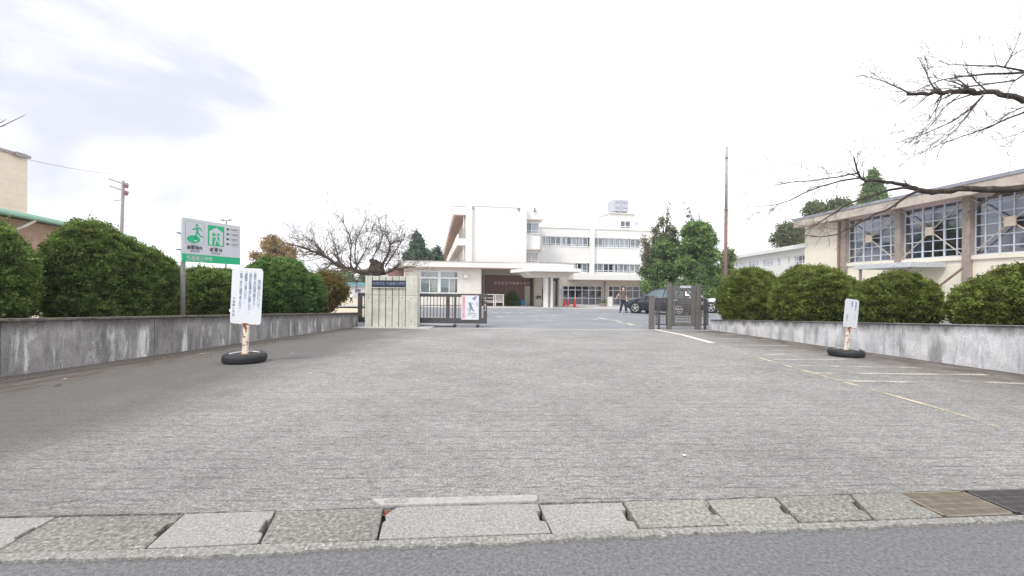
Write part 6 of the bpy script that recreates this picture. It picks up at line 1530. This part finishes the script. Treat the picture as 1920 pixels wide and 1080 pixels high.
for px in (853, 896, 690):
    MB().lathe([(.06, -.03), (.065, 0), (.06, .03)], 14, (gpx(px), 0, .062), 'y').build('wheel', M['black'], sg); box('wheel_fork', M['polec'], sg, gpx(px) - .03, gpx(px) + .03, -.045, .045, .07, zl - .002)
lx = Lg - .065
for z_, s_ in ((zt - .16, .03), (zt - .25, .028), (zt - .40, .03), (zl + .48, .03)): MB().lathe([(s_, 0), (s_ * .7, -.03)], 12, (lx, -.046, z_), 'y').build('lock_knob', M['steel'], sg)
box('latch_handle', M['steel'], sg, lx + .01, lx + .03, -.08, -.06, zl + .5, zt - .42); box('latch_arm', M['steel'], sg, lx, lx + .42, -.07, -.05, zt - .26, zt - .235)
# poster
pz0, pz1 = at(880, 599.5, Yg - .06).z - gzg, at(880, 554, Yg - .06).z - gzg; px0, px1 = gpx(865.5), gpx(898)
po = thing('poster', 'white no-entry poster with red character column and a drawn figure, on the sliding gate', 'poster', (g0.x + px0, Yg - .055, gzg + pz0), 0)
Wq, Hq = px1 - px0, pz1 - pz0
box('poster_sheet', M['board'], po, 0, Wq, 0, .006, 0, Hq)
rp = MB()
for k in range(9):
    za = Hq * (.045 + k * .101); zb2 = za + Hq * .094; xa, xb2 = Wq * .055, Wq * .21
    for q in ((xa, xb2, za, za + .008), (xa, xb2, zb2 - .008, zb2), (xa, xa + .008, za, zb2), (xb2 - .008, xb2, za, zb2)): rp.box(q[0], q[1], -.002, -.0002, q[2], q[3])
rp.build('red_boxes', M['red'], po)
vtext('lettering', '関係者以外立入禁止', Hq * .078, M['red'], po, (Wq * .133, -.0015, Hq * .945), line=1.295)
text('lettering', '不審者侵入防止', Hq * .05, M['text_k'], po, (Wq * .62, -.0015, Hq * .265)); text('lettering', '可児警察署・可児市教育委員会', Hq * .028, M['text_k'], po, (Wq * .62, -.0015, Hq * .19)); text('lettering', '今渡南小学校', Hq * .034, M['text_k'], po, (Wq * .72, -.0015, Hq * .105))
vtext('lettering', '防犯', Hq * .09, M['bluel'], po, (Wq * .91, -.0015, Hq * .72)); 
bp = MB()
for k in range(14): a, b = random.uniform(.6, .8), random.uniform(.78, .92); s_ = random.uniform(.02, .05); bp.box(Wq * a, Wq * (a + s_ * 2), -.0016 - k * .0001, -.0004, Hq * b, Hq * (b + s_))
bp.build('blue_print', M['bluel'], po)
fg = MB()
def pl(x0, z0, x1, z1, w0, w1, k=[0]):
    k[0] += 1; a, b = Vector((x0 * Wq, z0 * Hq)), Vector((x1 * Wq, z1 * Hq)); d = (b - a); nn = Vector((-d.y, d.x)).normalized(); y = -.0014 - (k[0] % 12) * .0001
    q = [a - nn * w0 * Wq, b - nn * w1 * Wq, b + nn * w1 * Wq, a + nn * w0 * Wq]; fg.add([(v.x, y, v.y) for v in q], [(0, 1, 2, 3)])
pl(.50, .72, .51, .60, .05, .05); pl(.50, .60, .58, .48, .055, .07); pl(.58, .50, .48, .36, .04, .035); pl(.58, .50, .68, .36, .04, .035); pl(.48, .36, .40, .35, .02, .03); pl(.68, .36, .74, .37, .02, .03); pl(.50, .52, .32, .40, .02, .02); pl(.50, .60, .36, .70, .02, .012); pl(.56, .60, .68, .70, .02, .012); pl(.5, .66, .42, .62, .02, .02)
fg.build('figure_print', M['text_b'], po)

# wicket gate
Yw = 15.2
wz = gz(Yw); w0 = at(1217, 610, Yw)
wk = thing('wicket_gate', 'grey steel wicket gate between two thick posts with mesh panels', 'gate', (w0.x, Yw, wz), 0)
wx = lambda px: at(px, 580, Yw).x - w0.x
wzz = lambda py, px=1280: at(px, py, Yw).z - wz
for (a, b, tp, dd) in ((1217.5, 1226.5, 555.5, .16), (1250.5, 1258.5, 531.5, .16), (1304.5, 1313, 533, .16)):
    box('post', M['gate_g'], wk, wx(a), wx(b), -dd / 2, dd / 2, -.05, wzz(tp, (a + b) / 2), bevel=.012); box('post_cap', M['gate_g'], wk, wx(a) - .006, wx(b) + .006, -dd / 2 - .006, dd / 2 + .006, wzz(tp, (a + b) / 2), wzz(tp, (a + b) / 2) + .02, bevel=.006)
for (a, b, tp, bt) in ((1229.5, 1250.4, 559.5, 610), (1313.1, 1328, 561, 610)):
    z1, z0 = wzz(tp), wzz(bt); fm = MB(); xa, xb2 = wx(a), wx(b)
    for q in ((xa, xb2, z1 - .035, z1), (xa, xb2, z0, z0 + .035), (xa, xa + .03, z0 + .035, z1 - .035), (xb2 - .03, xb2, z0 + .035, z1 - .035)): fm.box(q[0], q[1], -.018, .018, q[2], q[3])
    fo = fm.build('side_panel', M['gate'], wk); ms = MB(); n = int((xb2 - xa) / .055)
    for k in range(1, n): x_ = xa + (xb2 - xa) * k / n; ms.box(x_ - .005, x_ + .005, -.005, .0, z0 + .03, z1 - .03)
    for k in range(1, 18): z_ = z0 + (z1 - z0) * k / 18; ms.box(xa + .02, xb2 - .02, .0005, .006, z_ - .004, z_ + .004)
    mo = ms.build('mesh', M['gate'], fo); mo['kind'] = 'stuff'
box('thin_post', M['gate'], wk, wx(1233.8), wx(1237), -.03, .03, -.05, wzz(559)); box('thin_post', M['gate'], wk, wx(1320.3), wx(1324), -.03, .03, -.05, wzz(560))
# door leaf
z1, z0 = wzz(535.5), wzz(612); xa, xb2 = wx(1259), wx(1304)
fm = MB(); fx = .17
fm.box(xa, xa + .13, -.025, .025, z0, z1); fm.box(xb2 - fx, xb2, -.025, .025, z0, z1); fm.box(xa + .13, xb2 - fx, -.025, .025, z1 - .11, z1); fm.box(xa + .13, xb2 - fx, -.025, .025, z0, z0 + .14); fm.box(xa + .13, xb2 - fx, -.02, .02, wzz(561.5), wzz(559.5))
dl = fm.build('door_leaf', M['gate_g'], wk)
n = 8
for k in range(1, n): x_ = xa + .13 + (xb2 - fx - xa - .13) * k / n; MB().box(x_ - .013, x_ + .013, -.014, -.002, z0 + .14, z1 - .11).build('lattice_bar', M['gate_g'], dl)
for k in range(1, 14): z_ = z0 + .14 + (z1 - z0 - .25) * k / 14; MB().box(xa + .13, xb2 - fx, .0, .012, z_ - .016, z_ + .016).build('lattice_bar', M['gate_g'], dl)
box('lever_handle', M['steel'], dl, xa + .02, xa + .2, -.075, -.055, wzz(563.6), wzz(563.6) + .02); box('door_label', M['board'], dl, wx(1274.5), wx(1294.5), -.03, -.026, wzz(539.8), wzz(535.8))
text('label_lettering', '通用口 開閉注意', .05, M['text_g'], dl, (wx(1284.5), -.031, wzz(537.8)))

# ------------------------------------------------------------------ cars
def make_car(name, label, paint, loc, yaw, suv=0.0):
    """front toward local -x; z from the ground"""
    t = thing(name, label, 'car', loc, yaw, 'parked cars')
    # stations: x, z_low, z_belt, half width low, half width belt
    st = [(-2.15, .42, .62, .50, .52), (-2.08, .30, .74, .70, .70), (-1.9, .24, .80, .80, .78), (-1.5, .20, .88, .865, .83), (-.95, .19, .98, .885, .845), (-.4, .19, 1.02, .89, .85), (.6, .19, 1.04, .89, .85), (1.3, .19, 1.06, .885, .84), (1.75, .22, 1.08, .87, .82), (2.02, .28, 1.06, .82, .78), (2.14, .40, .98, .72, .70)]
    def body_sec(s):
        x, zl, zb, wl, wb = s; zm = zl + (zb - zl) * .55
        return [(x, 0, zl), (x, wl * .86, zl), (x, wl, zl + .08), (x, wl * 1.015, zm), (x, wb * .99, zb - .05), (x, wb * .93, zb), (x, wb * .5, zb + .03), (x, 0, zb + .035)]
    mb = MB(); n = 8
    for sgn in (1, -1):
        rows = [[(a, b * sgn, c) for a, b, c in body_sec(s)] for s in st]; vs = [v for r_ in rows for v in r_]; fs = []
        for i in range(len(st) - 1):
            for j in range(n - 1):
                f = (i * n + j, (i + 1) * n + j, (i + 1) * n + j + 1, i * n + j + 1); fs.append(f if sgn > 0 else f[::-1])
        for i, rv in ((0, 1), (len(st) - 1, 0)):
            f = tuple(i * n + j for j in range(n)); fs.append(f if (rv == 1) == (sgn > 0) else f[::-1])
        mb.add(vs, fs)
    body = mb.build('body', paint, t, smooth=True)
    md = body.modifiers.new('w', 'WELD'); md.merge_threshold = .002
    # greenhouse
    gs = [(-1.05, .98, 1.00, .74, .72), (-.30, 1.0, 1.42, .79, .60), (.10, 1.02, 1.475, .80, .62), (.9, 1.03, 1.47, .80, .62), (1.55, 1.05, 1.40, .78, .60), (2.02, 1.04, 1.07, .70, .66)]
    gl_, rf = MB(), MB()
    for sgn in (1, -1):
        for a, b in zip(gs, gs[1:]):
            q = [(a[0], a[3] * sgn, a[1]), (b[0], b[3] * sgn, b[1]), (b[0], b[4] * sgn, b[2]), (a[0], a[4] * sgn, a[2])]
            gl_.quad(*(q if sgn < 0 else q[::-1]))
    for a, b, m_ in ((gs[0], gs[1], gl_), (gs[1], gs[2], rf), (gs[2], gs[3], rf), (gs[3], gs[4], rf), (gs[4], gs[5], gl_)):
        e = .012 if m_ is rf else 0
        m_.quad((a[0], -a[4] - e, a[2] + e), (b[0], -b[4] - e, b[2] + e), (b[0], b[4] + e, b[2] + e), (a[0], a[4] + e, a[2] + e))
    gl_.build('windows', M['carglass'], t); ro = rf.build('roof', paint, t, smooth=True); md = ro.modifiers.new('s', 'SOLIDIFY'); md.thickness = .04
    pil = MB()
    for sgn in (1, -1):
        for (p, q, w_) in (((-1.05, .755, .985), (-.30, .615, 1.435), .028), ((.35, .805, 1.02), (.38, .63, 1.475), .03), ((1.15, .80, 1.04), (1.25, .625, 1.45), .035), ((1.55, .785, 1.05), (1.50, .615, 1.42), .06), ((2.02, .70, 1.05), (1.55, .61, 1.41), .04)):
            pil.tube([(p[0], p[1] * sgn, p[2]), (q[0], q[1] * sgn, q[2])], w_, 5)
        pil.tube([(g[0], (g[4] + .012) * sgn, g[2] + .01) for g in gs[1:5]], .025, 5)
    pil.build('pillars', paint, t)
    tm = MB()
    for sgn in (1, -1): tm.tube([(g[0], (g[3] + .03) * sgn, g[1] - .02) for g in gs], .012, 4)
    tm.build('chrome_trim', M['chrome'], t)
    whl = None
    for x_ in (-1.35, 1.32):
        for sgn in (1, -1):
            ar = MB().lathe([(.372, -.10 * sgn), (.372, .068 * sgn)], 24, (x_, .84 * sgn, .335), 'y').build('wheel_arch', M['black'], t)
            w_ = bpy.data.objects.new('wheel', None)
            ty = MB().lathe([(.20, -.1), (.30, -.1), (.325, -.07), (.33, 0), (.325, .07), (.30, .1), (.20, .1)], 28, (0, 0, 0), 'y').build('wheel', M['tyre'], t, smooth=True)
            ty.location = (x_, .815 * sgn, .33)
            rm = MB(); s2_ = sgn
            rm.lathe([(.235, .092 * s2_), (.235, .107 * s2_), (.205, .11 * s2_), (.2, .075 * s2_)], 24, (0, 0, 0), 'y')
            for k in range(5):
                a = 2 * pi * k / 5 + .3; c_, s_ = cos(a), sin(a); nx, nz = -s_ * .035, c_ * .035
                y0, y1 = sorted((.085 * s2_, .112 * s2_))
                rm.hexa([(c_ * .02 - nx, y0, s_ * .02 - nz), (c_ * .215 - nx * .9, y0, s_ * .215 - nz * .9), (c_ * .215 + nx * .9, y0, s_ * .215 + nz * .9), (c_ * .02 + nx, y0, s_ * .02 + nz)],
                        [(c_ * .02 - nx, y1, s_ * .02 - nz), (c_ * .215 - nx * .9, y1, s_ * .215 - nz * .9), (c_ * .215 + nx * .9, y1, s_ * .215 + nz * .9), (c_ * .02 + nx, y1, s_ * .02 + nz)])
            rm.lathe([(.05, .08 * s2_), (.045, .118 * s2_)], 12, (0, 0, 0), 'y')
            rm.build('rim', M['chrome'], ty)
            bpy.data.objects.remove(w_)
    for sgn in (1, -1):
        hl = MB(); hl.ball((-1.98, .60 * sgn, .70), (.16, .17, .075), 12, 8); hl.build('headlight', M['head'], t, smooth=True)
        tl_ = MB(); tl_.ball((2.03, .60 * sgn, .92), (.11, .22, .075), 12, 8); tl_.build('taillight', M['tail'], t, smooth=True)
        mr = MB(); mr.ball((-.62, .95 * sgn, 1.06), (.10, .11, .075), 12, 8); mr.build('mirror', paint, t, smooth=True)
        for x_ in (.12, 1.02): MB().box(x_, x_ + .16, .893 * sgn - .012, .893 * sgn + .012, .86, .885).build('door_handle', M['chrome'], t)
        dsm = MB()
        for x_ in (-.72, .36, 1.22): dsm.box(x_ - .005, x_ + .005, .898 * sgn - .009, .898 * sgn + .009, .3, .97)
        dsm.box(-.72, 1.22, .90 * sgn - .008, .90 * sgn + .008, .285, .295); dsm.build('door_seam', M['black'], t)
    MB().box(-2.17, -2.05, -.55, .55, .34, .52).build('grille', M['black'], t, bevel=.03)
    MB().box(2.1, 2.165, -.26, .26, .62, .78).build('number_plate', M['board'], t, bevel=.01)
    MB().box(2.0, 2.18, -.6, .6, .3, .42).build('bumper', M['black'], t, bevel=.03)
    return t
p = G(1192, 587.5); yaw1 = R(-46)
# front wheel (near side, local (-1.35,-.815)) must stand at p
def place(pw, lx, ly, yaw): return Vector((pw.x - (lx * cos(yaw) - ly * sin(yaw)), pw.y - (lx * sin(yaw) + ly * cos(yaw)), 0))
c1 = place(p, -1.35, -.83, yaw1); c1.z = gz(c1.y)
make_car('parked_car', 'dark navy hatchback parked behind the wicket gate, its alloy front wheel showing', M['car_navy'], c1, yaw1)
p = G(1333, 587); c2 = place(p, -1.35, -.83, R(-30)); c2.z = gz(c2.y)
make_car('parked_car', 'silver grey car half hidden behind the azalea next to the wicket gate', M['car_silver'], c2, R(-30))
c3 = Vector((-13.6, 12.6, gz(12.6)))
make_car('parked_car', 'white car glimpsed under the left bushes', M['car_white'], c3, R(12))
c4 = None and Vector((-10.3, 15.6, gz(15.6)))
0 and make_car('parked_car', 'second white car showing as slivers below the bush behind the evacuation sign post', M['car_white'], c4, R(80))

# ------------------------------------------------------------------ people
def skin_body(name, joints, edges, mat, parent, levels=1):
    me = bpy.data.meshes.new(name); me.from_pydata([j[:3] for j in joints], edges, []); o = bpy.data.objects.new(name, me); COL.objects.link(o); o.parent = parent
    me.materials.append(mat); md = o.modifiers.new('skin', 'SKIN'); md.use_smooth_shade = True
    for i, j in enumerate(joints):
        sv_ = me.skin_vertices[0].data[i]; sv_.radius = (j[3], j[4] if len(j) > 4 else j[3]); sv_.use_root = (i == 0)
    sb_ = o.modifiers.new('sub', 'SUBSURF'); sb_.levels = levels; sb_.render_levels = levels
    return o
def person(loc, yaw, H, label, shirt, trousers, pose, detail=True):
    """local: faces -y; x to the viewer's right"""
    t = thing('person', label, 'person', loc, yaw); s = H / 1.62
    J = lambda x, y, z, r, r2=None: (x * s, y * s, z * s, r * s, (r2 or r) * s)
    lk, rk, la, ra, le, re, lh, rh = pose['lk'], pose['rk'], pose['la'], pose['ra'], pose['le'], pose['re'], pose['lh'], pose['rh']
    # body (skin): pelvis root, spine, neck, arms, legs
    js = [J(0, 0, .90, .115, .09), J(0, 0, 1.05, .105, .08), J(0, .005, 1.24, .125, .085), J(0, .01, 1.335, .07, .06), J(0, 0, 1.40, .048), J(0, -.01, 1.46, .055),
          J(-.155, .01, 1.31, .05), J(*le, .038), J(*lh, .024), J(.155, .01, 1.31, .05), J(*re, .038), J(*rh, .024),
          J(-.085, 0, .84, .088), J(*lk, .055), J(*la, .036), J(.085, 0, .84, .088), J(*rk, .055), J(*ra, .036)]
    ed = [(0, 1), (1, 2), (2, 3), (3, 4), (4, 5), (3, 6), (6, 7), (7, 8), (3, 9), (9, 10), (10, 11), (0, 12), (12, 13), (13, 14), (0, 15), (15, 16), (16, 17)]
    b = skin_body('body', js, ed, M['skin'], t, 2)
    # head with face
    hd = MB(); hd.ball((0, -.005 * s, 1.515 * s), (.075 * s, .092 * s, .112 * s), 18, 14)
    hd.ball((0, -.099 * s, 1.505 * s), (.012 * s, .018 * s, .022 * s), 8, 6)
    for e in (-1, 1): hd.ball((e * .076 * s, 0, 1.51 * s), (.012 * s, .02 * s, .028 * s), 8, 6)
    ho = hd.build('head', M['skin'], t, smooth=True)
    fe = MB()
    for e in (-1, 1): fe.ball((e * .030 * s, -.087 * s, 1.53 * s), (.013 * s, .008 * s, .007 * s), 8, 6)
    fe.build('eyes', M['hair'], ho)
    if detail: MB().ball((0, -.052 * s, 1.462 * s), (.058 * s, .055 * s, .045 * s), 12, 8).build('face_mask', M['tee_w'], ho, smooth=True)
    else: MB().ball((0, -.09 * s, 1.475 * s), (.022 * s, .006 * s, .007 * s), 8, 6).build('mouth', M['redl'], ho)
    hr = MB(); hr.ball((0, .018 * s, 1.545 * s), (.092 * s, .102 * s, .105 * s), 16, 12)
    for k in range(9): a = pi * (k / 8) ; hr.ball((.075 * s * cos(a), .03 * s + .055 * s * sin(a), 1.46 * s), (.03 * s, .03 * s, .075 * s), 8, 6)
    for k in range(5): hr.ball(((-.05 + .025 * k) * s, -.068 * s, 1.595 * s), (.022 * s, .02 * s, .026 * s), 8, 6)
    hr.build('hair', M['hair'], t, smooth=True)
    # clothes: a little outside the body
    e1_, e2_ = Vector(le), Vector(re); sh1, sh2 = Vector((-.155, .01, 1.31)), Vector((.155, .01, 1.31)); c1_, c2_ = sh1.lerp(e1_, .8), sh2.lerp(e2_, .8)
    js = [J(0, 0, 1.02, .15, .112), J(0, 0, .86, .158, .12), J(0, .005, 1.22, .150, .108), J(0, .01, 1.335, .092, .078), J(*sh1, .07), J(*c1_, .066), J(*sh2, .07), J(*c2_, .066)]
    skin_body('shirt', js, [(0, 1), (0, 2), (2, 3), (3, 4), (4, 5), (3, 6), (6, 7)], shirt, t, 2)
    lk_, rk_, la_, ra_ = Vector(lk), Vector(rk), Vector(la), Vector(ra)
    js = [J(0, 0, .93, .142, .112), J(-.088, 0, .80, .105), J(*lk_, .085), J(*lk_.lerp(la_, .93), .074), J(.088, 0, .80, .105), J(*rk_, .085), J(*rk_.lerp(ra_, .93), .074)]
    skin_body('trousers', js, [(0, 1), (1, 2), (2, 3), (0, 4), (4, 5), (5, 6)], trousers, t, 2)
    for an, dx in ((la_, pose['lf']), (ra_, pose['rf'])):
        f = Vector((dx[0], dx[1], 0)).normalized() * .16
        sh = skin_body('shoe', [J(an.x, an.y, .065, .055), J(an.x - f.x * .25, an.y - f.y * .25, .045, .04), J(an.x + f.x, an.y + f.y, .035, .035, .045)], [(0, 1), (0, 2)], M['shoe'], t, 2)
        so = MB().tube([((an.x - f.x * .4) * s, (an.y - f.y * .4) * s, .012 * s), ((an.x + f.x * 1.15) * s, (an.y + f.y * 1.15) * s, .012 * s)], .042 * s, 8); so.v = [(x, y, min(max(z, 0.0), .022 * s)) for x, y, z in so.v]
        so.build('sole', M['tee_w'], sh)
    # hands
    for el, hn, sg_ in ((Vector(le), Vector(lh), -1), (Vector(re), Vector(rh), 1)):
        d = (hn - el).normalized(); side = d.cross(Vector((0, 1, 0)));
        side = side.normalized() if side.length > .1 else Vector((1, 0, 0)); nrm = d.cross(side).normalized(); P0 = hn
        js = [J(*P0, .022, .018), J(*(P0 + d * .05), .032, .017)]; ed = [(0, 1)]
        ho_ = skin_body('hand', js + [J(*(P0 + d * .085), .030, .014)], ed + [(1, 2)], M['skin'], t, 1)
        if detail:
            for k, (o_, ln) in enumerate(((-.027, .062), (-.009, .072), (.009, .068), (.026, .052))):
                a = P0 + d * .085 + side * o_; b1 = a + d * ln * .5 + nrm * .006; c1__ = b1 + d * ln * .4 + nrm * .022
                skin_body('finger', [J(*a, .0085), J(*b1, .008), J(*c1__, .007)], [(0, 1), (1, 2)], M['skin'], ho_, 1)
            a = P0 + d * .03 - side * .025; skin_body('thumb', [J(*a, .010), J(*(a - side * .025 + d * .03), .009), J(*(a - side * .03 + d * .055 + nrm * .01), .008)], [(0, 1), (1, 2)], M['skin'], ho_, 1)
    return t
p = G(1168, 587.3)
poseA = dict(lk=(-.10, -.03, .48), rk=(.13, -.08, .48), la=(-.17, .05, .08), ra=(.19, -.04, .08), le=(-.33, -.02, 1.10), re=(.20, .06, 1.05), lh=(-.50, -.10, .92), rh=(.17, -.10, .86), lf=(-.25, -1), rf=(.9, -.6))
person(p, R(14), 1.60, 'person in taupe T-shirt and navy trousers walking beside the dark car', M['shirt'], M['trousers'], poseA)
p = G(658.5, 567.5)
poseB = dict(lk=(-.09, -.02, .46), rk=(.10, .02, .46), la=(-.14, -.08, .08), ra=(.15, .10, .08), le=(-.24, .03, 1.07), re=(.24, 0, 1.07), lh=(-.22, -.10, .86), rh=(.26, .06, .84), lf=(0, -1), rf=(0, -1))
person(p, R(-20), 1.28, 'tiny distant child in a white top and dark trousers on the sandy schoolyard', M['tee_w'], M['trousers'], poseB, detail=False)

# ------------------------------------------------------------------ small litter on the drive
def litter(px, py, s, label, m):
    c = G(px, py); mb = MB(); n = 7
    ang0 = random.random() * 6
    pts = [(s * (1 + .5 * cos(3 * a)) * cos(a) * .6, s * .5 * sin(a), .004 + random.uniform(0, s * .25)) for a in [2 * pi * k / n for k in range(n)]]
    mb.add(pts, [tuple(range(n))]); o = mb.build('fallen_leaf', m); o.location = (c.x, c.y, c.z + .006); o.rotation_euler = (0, 0, ang0); tag(o, label, 'leaf', 'fallen leaves on the drive')
litter(108, 724, .05, 'dark curled leaf on the drive by the foot of the left wall', M['text_k'])
litter(122, 713, .045, 'tan leaf just above the dark curled leaf by the left wall', M['dryleaf'])
litter(378, 665, .06, 'tan leaf on the strip left of the tyre of the large notice', M['dryleaf'])
litter(396, 666, .04, 'small dark leaf between the tan leaf and the tyre of the large notice', M['text_k'])
litter(548, 664, .05, 'pale leaf on the drive right of the large tyre sign', M['slab_new'])
litter(1283, 856, .03, 'tiny pinkish leaf alone in the middle right of the drive', M['redl'])
for k in range(26):
    s_ = random.choice((-1, 1)); y = random.uniform(4.5, 14); x = (wlx(y) + random.uniform(.05, .7)) if s_ < 0 else (wrx(y) - random.uniform(.05, .7))
    if k == 0: fl = MB()
    sz = random.uniform(.012, .03); z = gz(y) + .008
    a = random.uniform(0, 6); dx, dy = cos(a) * sz, sin(a) * sz
    fl.quad((x, y, z), (x + dx - dy * .5, y + dy + dx * .5, z + .008), (x + dx * 2, y + dy * 2, z + .003), (x + dx + dy * .5, y + dy - dx * .5, z))
o = fl.build('leaf_litter', M['dryleaf']); o['kind'] = 'stuff'; tag(o, 'scattered bits of dry leaf along the feet of both walls', 'leaves')

# ------------------------------------------------------------------ thin autumn haze
hz_ = MB().box(-890, 890, -50, 890, -2.4, 30).build('haze', bpy.data.materials.new('haze_air')); hz_['kind'] = 'stuff'
hm = hz_.data.materials[0]; hm.use_nodes = True; ht = hm.node_tree; ht.nodes.clear()
ho = ht.nodes.new('ShaderNodeOutputMaterial'); hv = ht.nodes.new('ShaderNodeVolumePrincipled')
hv.inputs['Color'].default_value = (0.92, 0.95, 1.0, 1); hv.inputs['Density'].default_value = 0.0008; hv.inputs['Anisotropy'].default_value = 0.2
ht.links.new(hv.outputs[0], ho.inputs['Volume'])

gr_ = MB()
for _ in range(520):
    x = random.uniform(-2.6, 2.6); on_back = random.random() < .55
    y = (back(x) + .012 + abs(random.gauss(0, .018))) if on_back else (edge(x) + random.gauss(.004, .012))
    r_ = random.uniform(.0015, .0045) * (1.5 if random.random() < .08 else 1); z = .001 if on_back else -.012
    a_ = random.random() * 6; p = [(x + r_ * cos(a_ + k * 2.1) * random.uniform(.7, 1.3), y + r_ * sin(a_ + k * 2.1), z) for k in range(3)]
    gr_.add(p + [(x, y, z + r_ * 1.1)], [(0, 1, 3), (1, 2, 3), (2, 0, 3)])
go_ = gr_.build('grit', M['pier']); go_['kind'] = 'stuff'; tag(go_, 'loose grit and pebbles along the joints of the roadside gutter', 'grit')
